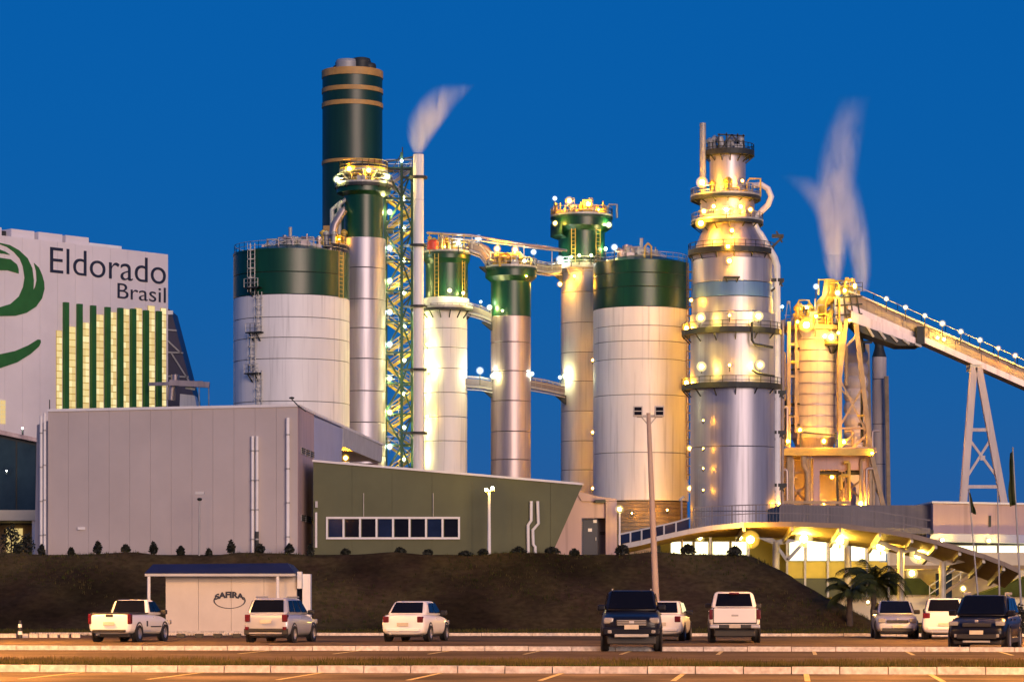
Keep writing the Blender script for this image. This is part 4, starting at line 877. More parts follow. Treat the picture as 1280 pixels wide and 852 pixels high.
# balustrade along the ramp and the walkway
t = thing('balustrade', 'grey balustrade with dark glass panes along the rising ramp', 'railing', on(900, 161, 4))
D0 = 160.5
rp = [(774,667.5,680),(788,664.5,677),(802,661.5,674.5),(816,658.5,671),(830,655.5,668),(845,652,664),(862,647,661)]
for (xa,t0,b0),(xb,t1,b1) in zip(rp[:-1], rp[1:]):
    MB().prism([P(xa+.8,b0,D0), P(xb-.8,b1,D0), P(xb-.8,t1+1,D0), P(xa+.8,t0+1,D0)], (0,.04,0)).build('pane', M['glass_blue'], t)
    MB().bar(P(xa,b0+1,D0), P(xa,t0,D0), .09).build('post', M['grey_trim'], t); MB().bar(P(xa,t0,D0), P(xb,t1,D0), .08).build('top_rail', M['grey_trim'], t)
r2 = [(867,634.5,659),(890,632.5,656),(915,631.5,654),(945,630.5,652),(975,630,651.5),(1005,631,652),(1035,632.5,653),(1065,635,655),(1095,639,659),(1130,644.5,665),(1163,650,672)]
for (xa,t0,b0),(xb,t1,b1) in zip(r2[:-1], r2[1:]):
    MB().bar(P(xa,b0+1,D0), P(xa,t0,D0), .07).build('post', M['rail_grey'], t); MB().bar(P(xa,t0,D0), P(xb,t1,D0), .06).build('top_rail', M['rail_grey'], t)
    MB().bar(P(xa,(t0+b0)/2,D0), P(xb,(t1+b1)/2,D0), .05).build('mid_rail', M['rail_grey'], t)
    m = MB()
    for k in range(1, 7): f = k/7; m.bar(P(xa+(xb-xa)*f, b0+(b1-b0)*f+1, D0), P(xa+(xb-xa)*f, t0+(t1-t0)*f, D0), .022)
    m.build('baluster', M['rail_grey'], t)['kind'] = 'stuff'

# ---- lit low building under and behind the canopy
D = 176
t = thing('lit_pavilion', 'brightly lit yellow low building behind the curved canopy', 'building', on(1040, D, 0))
MB().box(X(830,D), X(1110,D), D+4, D+8, 0, Z(668,D)).build('back_wall', M['yellow_wall'], t)
MB().box(X(800,D), X(1160,D), D-1, D+9, Z(667,D), Z(660,D)).build('roof', M['grey_parapet'], t)
MB().box(X(985,D), X(1112,D), D-.1, D+.2, Z(722,D), Z(702,D)).build('spandrel', M['yellow_wall'], t)
for i, (a, b) in enumerate(((838,866),(868,886),(890,912),(914,934),(986,1006),(1008,1034),(1037,1056),(1060,1082),(1086,1108))):
    lo = 694 if a < 960 else 701
    fr = MB().pbox(a,b,672 if a > 960 else 676,lo,D+.4,.08).build('window', M['grey_trim'], t)
    MB().pbox(a+1.2,b-1.2,(672 if a > 960 else 676)+1.2,lo-1.2,D+.34,.04).build('pane', M['lit_window'], fr)
for q in (1006.5,1035,1058,1084,984,1111,936,888): MB().pbox(q-1.3,q+1.3,668,(746 if q > 960 else 700),D-.3,.25).build('column', M['galv'], t)
MB().box(X(985,D), X(1112,D), D-.2, D+.3, Z(746,D), Z(722.3,D)).build('lower_wall', M['olive_wall'], t)
for q in (1000,1050,1095,925,875): lamp(t, q, 671.5, D-2.5, 'warm', .26, .1)  # lamps added out of view behind the canopy to brighten the wall
for px, top_ in ((984,668),): 
    MB().bar(P(984,700,D-3), P(960,668,D-3), .2).build('brace', M['galv'], t); MB().bar(P(984,700,D-3), P(1006,676,D-3), .2).build('brace', M['galv'], t)
# ground-floor walls and reception further along
D = 178
t = thing('lower_block', 'cream ground-floor walls glowing warm behind the parked cars', 'building', on(1180, D, 0))
for a, b in ((1040,1110),(1112,1168),(1205,1236),(1238,1300)): MB().pbox(a,b,744,784,D-1,.4).build('wall_panel', M['cream_wall'], t)
MB().pbox(1112,1300,690,746,D+6,.4).build('back_wall', M['cream_wall'], t)
MB().pbox(1170,1190,716,784,D+4,.3).build('dark_opening', M['glass_blue'], t)
MB().prism([P(1108,743,D-1.5), P(1108,722,D-1.5), P(1150,722,D-1.5), P(1166,736,D-1.5), P(1172,743,D-1.5)], (0,2,0)).build('green_bank', M['green_bank'], t)
MB().prism([P(1216,745,D-1.5), P(1290,718,D-1.5), P(1290,745,D-1.5)], (0,2,0)).build('green_bank', M['green_bank'], t)
MB().prism([P(1160,752,D-2.2), P(1220,712,D-2.2), P(1222,715,D-2.2), P(1164,754,D-2.2)], (0,.2,0)).build('stair_stringer', M['brown_wall'], t)
MB().rail([P(1162,752,D-2.3), P(1220,713,D-2.3)], 1.0, .05, 1.0).build('stair_railing', M['galv'], t)
MB().pbox(1110,1300,706,711,D-.5,6).build('ceiling_beam', M['brown_wall'], t)
lamp(t, 1204, 735, D-4, 'warm', .22, .3); lamp(t, 1250, 716, D+1.5, 'warm', .34, .2); lamp(t, 1140, 716, D+1.5, 'warm', .34, .2); lamp(t, 1290, 735, D-4, 'warm', .25, .2); lamp(t, 1085, 752, D-4, 'warm', .14, .2)
lamp(t, 1140, 728, D+3.5, 'warm', .2, .3)

# ---- flat building with dark parapet and lit strip windows
D = 186
t = thing('flat_building', 'flat building with deep grey and pink parapet over lit strip windows', 'building', on(1200, D, 0))
MB().pbox(975,1166,631,668,D,9).build('side_parapet', M['grey_parapet'], t)
MB().prism([P(1166.3,628.5,D-1), P(1300,631,D-1), P(1300,668,D-1), P(1166.3,666,D-1)], (0,10,0)).build('front_parapet', M['pink_wall'], t)
MB().prism([P(1165,626,D-1.2), P(1302,628.5,D-1.2), P(1302,631,D-1.2), P(1165,628.2,D-1.2)], (0,10.4,0)).build('coping', M['white_trim'], t)
MB().prism([P(1163,666.2,D-1.6), P(1300,668.2,D-1.6), P(1300,679,D-1.6), P(1163,676,D-1.6)], (0,10,0)).build('eave_band', M['pale_blue_wall'], t)
MB().pbox(1166,1300,678,706,D+2,.4).build('back_wall', M['white_trim'], t)
for i in range(5):
    a = 1168+i*26.5; fr = MB().pbox(a,a+25.5,681,706,D+.4,.08).build('window', M['grey_trim'], t); MB().pbox(a+1,a+24.5,682,705,D+.33,.04).build('pane', M['lit_window'], fr)
lamp(t, 1178, 674.5, D-2.0, 'warm', .2, .1); lamp(t, 1236, 675.5, D-2.0, 'warm', .2, .1)
MB().pbox(1236,1239,644,658,D-1.1,.1).build('gutter_outlet', M['dark_steel'], t)
MB().pbox(1160,1167,662,667,D-2,.8).build('corner_bracket', M['dark_steel'], t)

# ---- flagpoles
GF = 'flagpoles by the lit building'
for i, (pa, ta, pb, D, lab) in enumerate((((1226,752),(1211,612),.05,140,'thin flagpole with furled flag before the trestle leg'),((1250,756),(1247,612),.05,138,'thin bare flagpole between the two flag-bearing poles'),((1278,760),(1266,560),.06,139,'tallest flagpole with dark green flag hanging limp at its top'))):
    t = thing('flagpole', lab, 'flagpole', on(pa[0], D, 0), GF)
    MB().tube(on(pa[0],D,0), P(*ta,D), pb, 8, pb*.6).build('pole', M['grey_steel'], t); MB().lathe(P(*ta,D), [(0,-.05),(.07,0),(0,.08)], 8).build('finial', M['galv'], t)
    if i != 1:
        y0, y1 = (563, 630) if i == 2 else (614, 640); m = MB(); cols = 7; rows = 10; vs = []
        xx = lambda y: ta[0]+(pa[0]-ta[0])*(y-ta[1])/(pa[1]-ta[1])
        for r_ in range(rows+1):
            y = y0+(y1-y0)*r_/rows; w_ = (3+5.5*min(1,r_/rows*1.6)) if i == 2 else (2+4*r_/rows)
            for c_ in range(cols+1): f = c_/cols; vs.append(P(xx(y)+(-w_*f if i == 2 else w_*f)*(1+.1*sin(r_)), y+f*3, D)+Vector((0,.14*sin(f*9+r_*.3),0)))
        m.add(vs, [(r_*(cols+1)+c_, r_*(cols+1)+c_+1, (r_+1)*(cols+1)+c_+1, (r_+1)*(cols+1)+c_) for r_ in range(rows) for c_ in range(cols)], True)
        o = m.build('flag', M['flag_cloth'], t); s_ = o.modifiers.new('thick', 'SOLIDIFY'); s_.thickness = .015

# ---- kiosk with blue canopy roof
D = 125.5
t = thing('kiosk', 'small cream parking kiosk under a flat dark blue canopy roof', 'kiosk', on(280, D, 0))
for i in range(4):
    a = 207+i*41; MB().pbox(a+.2,a+40.8,719,788,D,.25).build('wall_panel', M['kiosk_wall'], t)
MB().pbox(208,370,720,788,D+.26,2.4).build('body', M['kiosk_wall'], t)
m = MB(); z0, z1 = Z(716.5,D), Z(705,D); xa, xb = X(184,D), X(371,D)
m.add([(xa,D-1.0,z0),(xb,D-1.0,z0),(xb,D+3,z0),(xa,D+3,z0),(xa+.35,D-.7,z1),(xb-.35,D-.7,z1+.05),(xb-.35,D+2.7,z1),(xa+.35,D+2.7,z1)], [(3,2,1,0),(4,5,6,7),(0,1,5,4),(1,2,6,5),(2,3,7,6),(3,0,4,7)])
m.build('canopy_roof', M['blue_roof'], t)
MB().box(xa+.02, xb-.02, D-.96, D+2.95, z0-.12, z0-.003).build('canopy_edge', M['grey_trim'], t)
for a in (186, 347): MB().tube(on(a,D-.85,0), P(a,718.6,D-.85), .075, 10).build('post', M['white_trim'], t)
MB().pbox(371.5,377,714,735,D-.3,.5).build('sign_box', M['white_trim'], t); MB().pbox(378,388,717,789,D-.1,.8).build('pillar', M['white_trim'], t); MB().pbox(371.6,377.5,735.5,786,D+.2,.3).build('doorway', M['glass_dark'], t)
m = MB(); ce = P(287,750,D-.02); ring = []
for r0, r1 in ((1.0, .93),):
    pts = [(cos(2*pi*i/40), sin(2*pi*i/40)) for i in range(40)]; rx, rz = .72, .36
    vs = [(ce.x+rx*c*q, ce.y, ce.z+rz*s*q) for q in (r0, r1) for c, s in pts]+[(ce.x+rx*c*q, ce.y-.015, ce.z+rz*s*q) for q in (r0, r1) for c, s in pts]
    sg = [i for i in range(40) if not 3 <= i < 17]; fs = [(80+i, 80+(i+1)%40, 120+(i+1)%40, 120+i) for i in sg]+[(i, (i+1)%40, 80+(i+1)%40, 80+i) for i in sg]
    m.add(vs, fs)
m.build('logo_ring', M['ink'], t)
ltr = text('SAFIRA', .40, 'ink', t, Vector((0,0,0)), Vector((1,0,0)), Vector((0,0,1)), .008, 'lettering', 1.2, .02)
b0 = rootloc(t)
for v in ltr.data.vertices:                            # bend the word along the top of the oval
    c = v.co+b0; f = (c.x/1.2-.5)*2; zz = c.z; v.co = Vector((ce.x+f*.66, ce.y-.02+c.y, ce.z-.06+.20*math.sqrt(max(0,1-f*f*.8))+zz*(.92-.2*f*f)))-b0
MB().pbox(205,371,788.2,791,D-.05,2.6).build('plinth', M['concrete'], t)

# ================================================================== GROUND
import numpy as np
ANG = radians(5.7)
def lot(u, v, z=0): return Vector((u*cos(ANG)+v*sin(ANG), -u*sin(ANG)+v*cos(ANG), z))   # car-park axes: u along the kerbs, v away from the viewer
def ss(a, b, x): x = np.clip((x-a)/(b-a), 0, 1); return x*x*(3-2*x)
def height(x, y):
    lin = lambda a, b, q: np.clip((q-a)/(b-a), 0, 1)
    bump = .10*np.sin(x*.9+1)*np.sin(y*.7)+.06*np.sin(x*2.3)*np.sin(y*1.9+2)
    h = np.minimum(lin(138.5,146.2,y), lin(18.6,12.4,x)); h = np.where(y > 152, np.minimum(h, np.where(y > 205, 1, lin(8.5,4.5,x))), h)
    h = np.where(y > 205, lin(198,215,y), np.where((y > 198), np.maximum(h, lin(198,215,y)), h))
    return h*3.84+bump*ss(138,142,y)*ss(20,14,x)*(1-ss(146.5,147.5,y))*1.0
xs = np.unique(np.concatenate([np.linspace(-9000,-70,14), np.linspace(-70,60,270), np.linspace(60,9000,14)]))
ysg = np.unique(np.concatenate([np.linspace(-600,20,8), np.linspace(20,130,30), np.linspace(130,152,70), np.linspace(152,220,40), np.linspace(220,12000,18)]))
gx, gy = np.meshgrid(xs, ysg); gz = height(gx, gy)
nx, ny = len(xs), len(ysg); vs = np.stack([gx.ravel(), gy.ravel(), gz.ravel()], 1)
fs = [(j*nx+i, j*nx+i+1, (j+1)*nx+i+1, (j+1)*nx+i) for j in range(ny-1) for i in range(nx-1)]
g = MB(); g.add(vs.tolist(), fs, True); tag(g.build('ground', M['soil']), kind='structure')
def sheet(name, u0, u1, v0, v1, z, mt):
    return tag(MB().add([lot(u0,v0,z), lot(u1,v0,z), lot(u1,v1,z), lot(u0,v1,z)], [(0,1,2,3)]).build(name, M[mt]), kind='structure')
V1 = 58.6; V2 = 83.0; V3 = 115.5                        # near kerb, middle kerb, far kerb
sheet('parking_lot', -160, 160, -40, V1, .004, 'asphalt')
sheet('parking_lot', -160, 160, 70.5, V2, .004, 'road')
sheet('road', -160, 160, V2+.4, V3, .004, 'road')
def kerb(v, u0, u1, n, mt, w=.16, h=.15, name='kerb'):
    r_ = tag(MB().box(0,0,0,0,0,0).build(name, M[mt]), kind='structure'); bpy.data.objects.remove(r_)
    root = tag(thing(name, None, None), kind='structure')
    L_ = (u1-u0)/n
    for i in range(n):
        a, b = u0+i*L_+.012, u0+(i+1)*L_-.012; dz = random.uniform(-.006,.006); dvv = random.uniform(-.01,.01)
        m = MB(); p = [lot(a,v+dvv), lot(b,v+dvv), lot(b,v+w), lot(a,v+w)]
        q = [lot(a,v+dvv+.02,h+dz), lot(b,v+dvv+.02,h+dz), lot(b,v+w,h+dz), lot(a,v+w,h+dz)]
        m.add(p+q, [(3,2,1,0),(4,5,6,7),(0,1,5,4),(1,2,6,5),(2,3,7,6),(3,0,4,7)]); m.build('kerb_stone', M[mt], root)
kerb(V1, -18, 18, 36, 'kerb_paint', .30, .15)
kerb(V2, -26, 26, 40, 'kerb_paint', .26, .14)
kerb(V3, -32, 32, 30, 'concrete', .3, .12)
for k in range(-9, 10):                                 # painted stall lines on the near lot
    u = .25+k*2.55; tag(MB().add([lot(u,V1-5.2,.009), lot(u+.11,V1-5.2,.009), lot(u+.11,V1-.02,.009), lot(u,V1-.02,.009)], [(0,1,2,3)]).build('parking_line', M['line_paint']), kind='structure')
for k in range(-6, 8):
    u = .6+k*2.7; tag(MB().add([lot(u,V2-5,.009), lot(u+.11,V2-5,.009), lot(u+.11,V2-.02,.009), lot(u,V2-.02,.009)], [(0,1,2,3)]).build('parking_line', M['line_paint']), kind='structure')
# wheel stops along the far edge, each a block of its own
WS = 'concrete wheel stops at the far edge'
ws0 = None
for i, px in enumerate([5,15,30,42,54,67,81,95,226,249,272,296]):
    D = 110.5; p = on(px, D, 0)
    o = MB().box(-.17,.17,-.1,.1,0,.17).build('wheel_stop', M['kerb_paint' if px < 110 else 'plastic'], None, Vector((0,0,0)), bevel=.02) if i in (0, 8) else ws0.copy()
    if i not in (0, 8): COL.objects.link(o)
    ws0 = o; o.location = p
    tag(o, ('%s of the short white kerb blocks beside the ringed bollard' if px < 110 else '%s of the dark wheel stops before the kiosk')%(ORD[i if px < 110 else i-8]), 'wheel stop', WS)
t = thing('bollard', 'short bollard with black and white rings beside the white blocks', 'bollard', on(25, 109.5, 0))
for i in range(5): z = .14*i; MB().lathe(on(25,109.5,z+.003), [(0,0),(.10-.008*i,0),(.095-.008*i,.134),(0,.134)], 14).build('band', M['plastic' if i % 2 == 0 else 'white_trim'], t)

# ---- grass: tufts on the strip and patches on the bank
def tufts(name, pts, hs, mt, label=None, lean=.35):
    n = len(pts); rg = np.random.default_rng(4); per = 5
    base = np.repeat(pts, per, 0); h = np.repeat(hs, per)*rg.uniform(.5,1.2,n*per); a = rg.uniform(0,2*np.pi,n*per)
    off = np.stack([rg.normal(0,.06,n*per)*1, rg.normal(0,.06,n*per), np.zeros(n*per)],1)*np.maximum(1,h[:,None]*4); b = base+off
    d = np.stack([np.cos(a),np.sin(a),np.zeros_like(a)],1); w = d*h[:,None]*.10
    tip = b+np.stack([np.sin(a)*h*lean*rg.uniform(-1,1,n*per), np.cos(a)*h*lean*rg.uniform(-1,1,n*per), h],1)
    v = np.stack([b-w, b+w, tip],1).reshape(-1,3); me = bpy.data.meshes.new(name)
    me.vertices.add(len(v)); me.vertices.foreach_set('co', v.ravel()); k = n*per
    me.loops.add(3*k); me.loops.foreach_set('vertex_index', np.arange(3*k)); me.polygons.add(k); me.polygons.foreach_set('loop_start', np.arange(k)*3)
    me.update(calc_edges=True); me.materials.append(M[mt]); o = bpy.data.objects.new(name, me); COL.objects.link(o); o['kind'] = 'stuff'
    return o
rg = np.random.default_rng(2)
def strip(n, v0, v1):
    u = rg.uniform(-22,22,n); v = v0+(v1-v0)*rg.random(n)**1.3; return np.stack([u*cos(ANG)+v*sin(ANG), -u*sin(ANG)+v*cos(ANG), np.zeros(n)],1)
p = strip(26000, V1+.35, 70.6); k = np.sin(p[:,0]*.8)*np.sin(p[:,1]*.9+p[:,0]*.3) > -.35
tufts('grass', p[k], rg.uniform(.05,.13,k.sum()), 'dry_blade'); p = strip(9000, V1+.32, V1+3.5); tufts('grass', p, rg.uniform(.08,.20,len(p)), 'grass_blade')
x = rg.uniform(-34,21,42000); y = rg.uniform(116.5,147,42000); nzv = np.sin(x*.55+2*np.sin(y*.4))+np.sin(x*.21-y*.6)+rg.normal(0,.5,len(x)); k = nzv > .30; x, y = x[k], y[k]
p = np.stack([x,y,height(x,y)-.03],1); half = rg.random(len(x)) < .55
tufts('grass', p[half], rg.uniform(.06,.20,half.sum()), 'grass_blade', lean=.6); tufts('grass', p[~half], rg.uniform(.06,.18,(~half).sum()), 'dry_blade', lean=.6)
# ---- clipped shrubs along the building bases
def shrub(px, D, h, w, label, seed, group):
    x = X(px,D); z = float(height(np.array([x]), np.array([D]))[0]); t = thing('shrub', label, 'shrub', (x,D,z-.03), group); rd = np.random.default_rng(seed); n = 330
    c = rd.normal(0,1,(n,3)); c /= np.linalg.norm(c,axis=1)[:,None]; c *= rd.uniform(.45,1.05,n)[:,None]; c[:,0] *= w/2; c[:,1] *= w/2; c[:,2] = h*.52+c[:,2]*h*.5; c[:,:2] *= np.clip(1.25-c[:,2:]/h*.8,.25,1.2)
    m = MB()
    for q in c:
        if q[2] < .02: q[2] = .05
        a = Vector(rd.normal(0,1,3)).normalized(); b = a.cross(Vector(rd.normal(0,1,3))).normalized(); s = rd.uniform(.07,.13); q = Vector(q)
        m.add([q-a*s, q+b*s*.5, q+a*s, q-b*s*.5], [(0,1,2,3)])
    m.v = [(v[0]+x, v[1]+D, v[2]+z) for v in m.v]; m.build('crown', M['shrub_leaf'], t)
    MB().tube((x,D,z-.05), (x,D,z+h*.6), .04, 6).build('stem', M['bark'], t)
GB = 'dark shrubs along the hall and wing'
hall_sh = [22,52,89,122,157,192,226,261,289,325,362,388]; wing_sh = [432,500,535,582,604,648,690,718]
for i, px in enumerate(hall_sh): shrub(px, 146.6, random.uniform(.34,.68), random.uniform(.32,.55), '%s dark shrub from the glass building along the mauve hall\'s foot'%ORD[i], i, GB)
for i, px in enumerate(wing_sh): shrub(px, 146.9, random.uniform(.2,.5), random.uniform(.35,.9), '%s small shrub from the hall corner along the olive wing\'s foot'%ORD[i], 40+i, GB)
shrub(14, 150, 1.7, 1.5, 'taller dark shrub under the glass building\'s floor band', 90, 'taller shrubs'); shrub(34, 151, 1.2, 1.0, 'medium dark shrub beside the glass building\'s white post', 91, 'taller shrubs')
shrub(1274, 122, 1.3, 1.5, 'dark bush behind the parked black car at the road edge', 92, 'taller shrubs')
for i, px in enumerate((778,860,918)): shrub(px, 146.5, .55, .9, ('low bush at the foot of the ramp','low bush under the rising ramp','low bush below the first canopy lamp')[i], 93+i, 'taller shrubs')
# ---- two palms in front of the lit building
def palm(px, base_y, D, hc, n, ln, label, seed):
    b = on(px, D, 0); rd = random.Random(seed); t = thing('palm_tree', label, 'palm', b, 'small palms by the bank'); top = b+Vector((.05,0,hc))
    pts = [b+Vector((rd.uniform(-.02,.02),0,hc*i/8)) for i in range(9)]
    MB().path(pts, [.17-.006*i+(.02 if i % 2 else 0) for i in range(9)], 10).build('trunk', M['bark'], t)
    for i in range(n):
        az = 2*pi*i/n+rd.uniform(-.2,.2); el = rd.uniform(.25,1.25); L_ = ln*rd.uniform(.8,1.15); m = MB(); prev = top.copy(); d = Vector((cos(az)*cos(el), sin(az)*cos(el), sin(el))); side = Vector((-sin(az), cos(az), 0)); st = 12
        for k in range(st):
            nxt = prev+d*L_/st; m.bar(prev, nxt, .035*(1-k/st)+.01); d = (d+Vector((0,0,-.11-.012*k))).normalized()
            lf = (.62*math.sin(pi*(k+1.2)/(st+1.4))+.08)*ln/1.7
            for s in (-1,1):
                for o in (0,.33,.66):
                    r0 = prev.lerp(nxt,o); tp = r0+side*s*lf*.62+d*lf*.6+Vector((0,0,-lf*.32-rd.uniform(0,.08))); wv = d*.035; m.add([r0-wv, r0+wv, tp], [(0,1,2)])
            prev = nxt
        m.build('frond', M['palm_leaf'], t)
palm(1062, 782, 139, 1.75, 17, 1.75, 'small palm standing on the dark bank toe', 1)
palm(1092, 772, 150, 2.3, 19, 2.3, 'larger palm behind the silver car front', 2)

# ================================================================== CARS
def cabin_faces(cb):
    """corner points of the greenhouse: rear base, rear top, front top, front base (y, half width, z)"""
    (y0,w0,z0),(y1,w1,z1),(y2,w2,z2),(y3,w3,z3) = cb
    R = [Vector((w0,y0,z0)), Vector((w1,y1,z1)), Vector((w2,y2,z2)), Vector((w3,y3,z3))]
    return R, [Vector((-p.x,p.y,p.z)) for p in R]
def quad_pane(t, name, mt, A, B, C, D_, u0, u1, v0, v1, off=.014, th=.012):
    f = lambda u, v: A.lerp(B,u).lerp(D_.lerp(C,u), v)
    p = [f(u0,v0), f(u1,v0), f(u1,v1), f(u0,v1)]; n = (p[1]-p[0]).cross(p[3]-p[0]).normalized()
    return MB().prism([q+n*off for q in p], n*th).build(name, M[mt], t, Vector((0,0,0)))
def car(name, label, cat, px, D, head, S):
    t = thing(name, label, cat, (0,0,0), S.get('group'))
    O = Vector((0,0,0)); pt = S['paint']
    m = MB(); rows = []
    for y, w, zt, zb in S['body']:
        k = [(0,zb),(w*.78,zb),(w*.96,zb+.10),(w,zb+(zt-zb)*.42),(w*.985,zb+(zt-zb)*.72),(w*.93,zt-.05),(w*.80,zt),(0,zt+.012)]
        ring = [(x,y,z) for x, z in k]+[(-x,y,z) for x, z in k[-2:0:-1]]; rows.append(ring)
    nr = len(rows[0]); m.add([v for r_ in rows for v in r_], [(i*nr+j, (i+1)*nr+j, (i+1)*nr+(j+1)%nr, i*nr+(j+1)%nr) for i in range(len(rows)-1) for j in range(nr)]+[tuple(range(nr)), tuple(range((len(rows)-1)*nr, len(rows)*nr))[::-1]], True)
    m.build('body', M[pt], t, O, sub=2)
    R, Lf = cabin_faces(S['cabin']); m = MB()
    mids = lambda P_, k: P_+Vector((0,0,k))
    m.add(R+Lf, [(0,1,2,3),(7,6,5,4),(0,4,5,1),(1,5,6,2),(2,6,7,3),(3,7,4,0)])
    ob = m.build('cabin', M[pt], t, O, bevel=S.get('round', .13)); ob.data.polygons.foreach_set('use_smooth', [True]*6)
    g = S.get('glass', 'car_glass')
    quad_pane(t, 'rear_window', g, Lf[0], R[0], R[1], Lf[1], .09, .91, *S.get('rw', (.14,.88)))
    quad_pane(t, 'windscreen', g, R[3], Lf[3], Lf[2], R[2], .07, .93, .10, .93)
    for A, B, C, D_, flip in ((R[0],R[3],R[2],R[1],0), (Lf[3],Lf[0],Lf[1],Lf[2],1)):
        for u0, u1 in S.get('side', ((.08,.46),(.50,.92))):
            if flip: u0, u1 = 1-u1, 1-u0
            quad_pane(t, 'side_window', g, A, B, C, D_, u0, u1, .16, .86)
    r = S.get('wheel', .31); W_ = S['w']; zb_ = S['body'][4][3]
    MB().box(-W_*.80, W_*.80, S['body'][0][0]+.25, S['body'][-1][0]-.25, r*.55, zb_+.12).build('chassis', M['plastic'], t, O, bevel=.04)
    for y in S['axles']:
        for s in (-1, 1):
            c = Vector((s*(W_-.11), y, r)); prof = [(r*.62,-.12),(r*.93,-.125),(r,-.08),(r,.08),(r*.93,.125),(r*.62,.12),(r*.62,-.12)]
            def spin(prof, n=24, side=1):
                q = MB()
                for (r0,x0),(r1,x1) in zip(prof[:-1], prof[1:]):
                    vs = [(c.x+x_*side, c.y+rr*cos(2*pi*k/n), c.z+rr*sin(2*pi*k/n)) for rr, x_ in ((r0,x0),(r1,x1)) for k in range(n)]
                    q.add(vs, [(k,(k+1)%n,n+(k+1)%n,n+k) for k in range(n)], True)
                return q
            wh = spin(prof).build('tyre', M['rubber'], t, O)
            spin([(0,.085),(r*.2,.095),(r*.3,.06),(r*.56,.105),(r*.63,.112),(r*.63,-.02),(0,-.02)], 20, s).build('rim', M['rim'], wh, O)
            cc = c; c = Vector((s*(W_-.055), y, r+.02)); spin([(0,.0),(r+.075,.0),(r+.085,.045),(r+.03,.06),(r+.02,.0)], 24, s).build('wheel_arch', M['plastic'], t, O); c = cc
    yr, yf = S['body'][0][0], S['body'][-1][0]
    def part(nm, mt, x0, x1, y0, y1, z0, z1, bv=.02, both=True):
        for s in ((1,-1) if both else (1,)):
            MB().box(min(x0*s,x1*s), max(x0*s,x1*s), y0, y1, z0, z1).build(nm, M[mt], t, O, bevel=bv)
    S['extra'](part, yr, yf, t)
    for s in (-1, 1):                                   # mirrors and handles
        y3, w3, z3 = S['cabin'][3]; MB().box(s*w3*.95 if s > 0 else s*(w3*.95+.24), s*(w3*.95+.24) if s > 0 else s*w3*.95, y3-.30, y3-.16, z3+.02, z3+.19).build('mirror', M[S.get('mirror','plastic')], t, O, bevel=.04)
        for yy in S.get('handles', (-.2, .6)): MB().box(s*(W_*.975)-.02, s*(W_*.975)+.02, yy-.1, yy+.1, S['cabin'][0][2]-.13, S['cabin'][0][2]-.09).build('door_handle', M[pt], t, O, bevel=.01)
    t.location = on(px, D, .006); t.rotation_euler.z = -radians(head); return t
def rear_kit(z, xo, lw, lh, zb, plate_z, bump='plastic', bar=True):
    def f(part, yr, yf, t):
        part('tail_light', 'tail_red', xo-lw, xo, yr-.012, yr+.22, z-lh/2, z+lh/2, .03)
        part('number_plate', 'plate', -.21, .21, yr-.045, yr-.02, plate_z-.065, plate_z+.065, .006, False)
        part('bumper_strip', bump, -.62, .62, yr-.07, yr+.04, zb-.05, zb+.05, .02, False)
        part('headlight', 'lens', xo-lw*1.2, xo, yf-.2, yf-.02, z-.22, z-.06, .03)
        part('exhaust', 'grey_steel', -.5, -.42, yr-.03, yr+.2, .24, .30, .02, False)
    return f
def front_kit(z, xo, lw, lh, zg, plate_z, lower=.34):
    def f(part, yr, yf, t):
        part('headlight', 'lens', xo-lw, xo, yf-.25, yf-.01, z-lh/2, z+lh/2, .03)
        part('grille', 'plastic', -.42, .42, yf-.12, yf+.012, zg-.06, zg+.06, .02, False)
        part('air_intake', 'plastic', -.58, .58, yf-.1, yf+.02, lower-.07, lower+.07, .02, False)
        part('number_plate', 'plate', -.2, .2, yf+.02, yf+.05, plate_z-.06, plate_z+.06, .006, False)
        part('badge', 'rim', -.05, .05, yf-.05, yf+.02, zg+.08, zg+.15, .01, False)
        part('fog_lamp', 'lens', .52, .66, yf-.16, yf-.02, lower-.03, lower+.08, .02)
        part('tail_light', 'tail_red', xo-lw, xo, yr, yr+.2, z-.08, z+.14, .03)
    return f
SEDAN = dict(w=.84, paint='car_white', axles=(-1.24,1.26), wheel=.30, body=[(-2.08,.74,.90,.32),(-2.02,.80,.96,.24),(-1.6,.83,1.0,.2),(-1.0,.84,.97,.2),(0,.84,.95,.2),(1.0,.84,.92,.2),(1.7,.81,.82,.2),(2.05,.74,.68,.22),(2.12,.62,.58,.3)],
    cabin=[(-1.62,.74,.95),(-.98,.60,1.45),(.15,.60,1.46),(1.05,.74,.92)], extra=rear_kit(.80,.74,.22,.22,.42,.62,'car_white'))
car('parked_car', 'white sedan seen from behind alone in the middle of the lot', 'car', 521, 102.5, 12, dict(SEDAN, side=((.18,.48),(.52,.90))))
car('parked_car', 'white sedan half hidden behind the black pickup', 'car', 832, 104, 8.5, dict(SEDAN))
HATCH = dict(SEDAN, axles=(-1.22,1.22), w=.86, body=[(-1.92,.76,.98,.30),(-1.86,.83,1.02,.22),(-1.4,.86,1.02,.2),(0,.86,1.0,.2),(.9,.86,.96,.2),(1.6,.83,.84,.2),(1.95,.76,.70,.22),(2.02,.62,.6,.3)], cabin=[(-1.84,.77,.98),(-1.46,.63,1.56),(.2,.63,1.57),(1.15,.75,.95)], side=((.08,.30),(.34,.60),(.64,.90)))
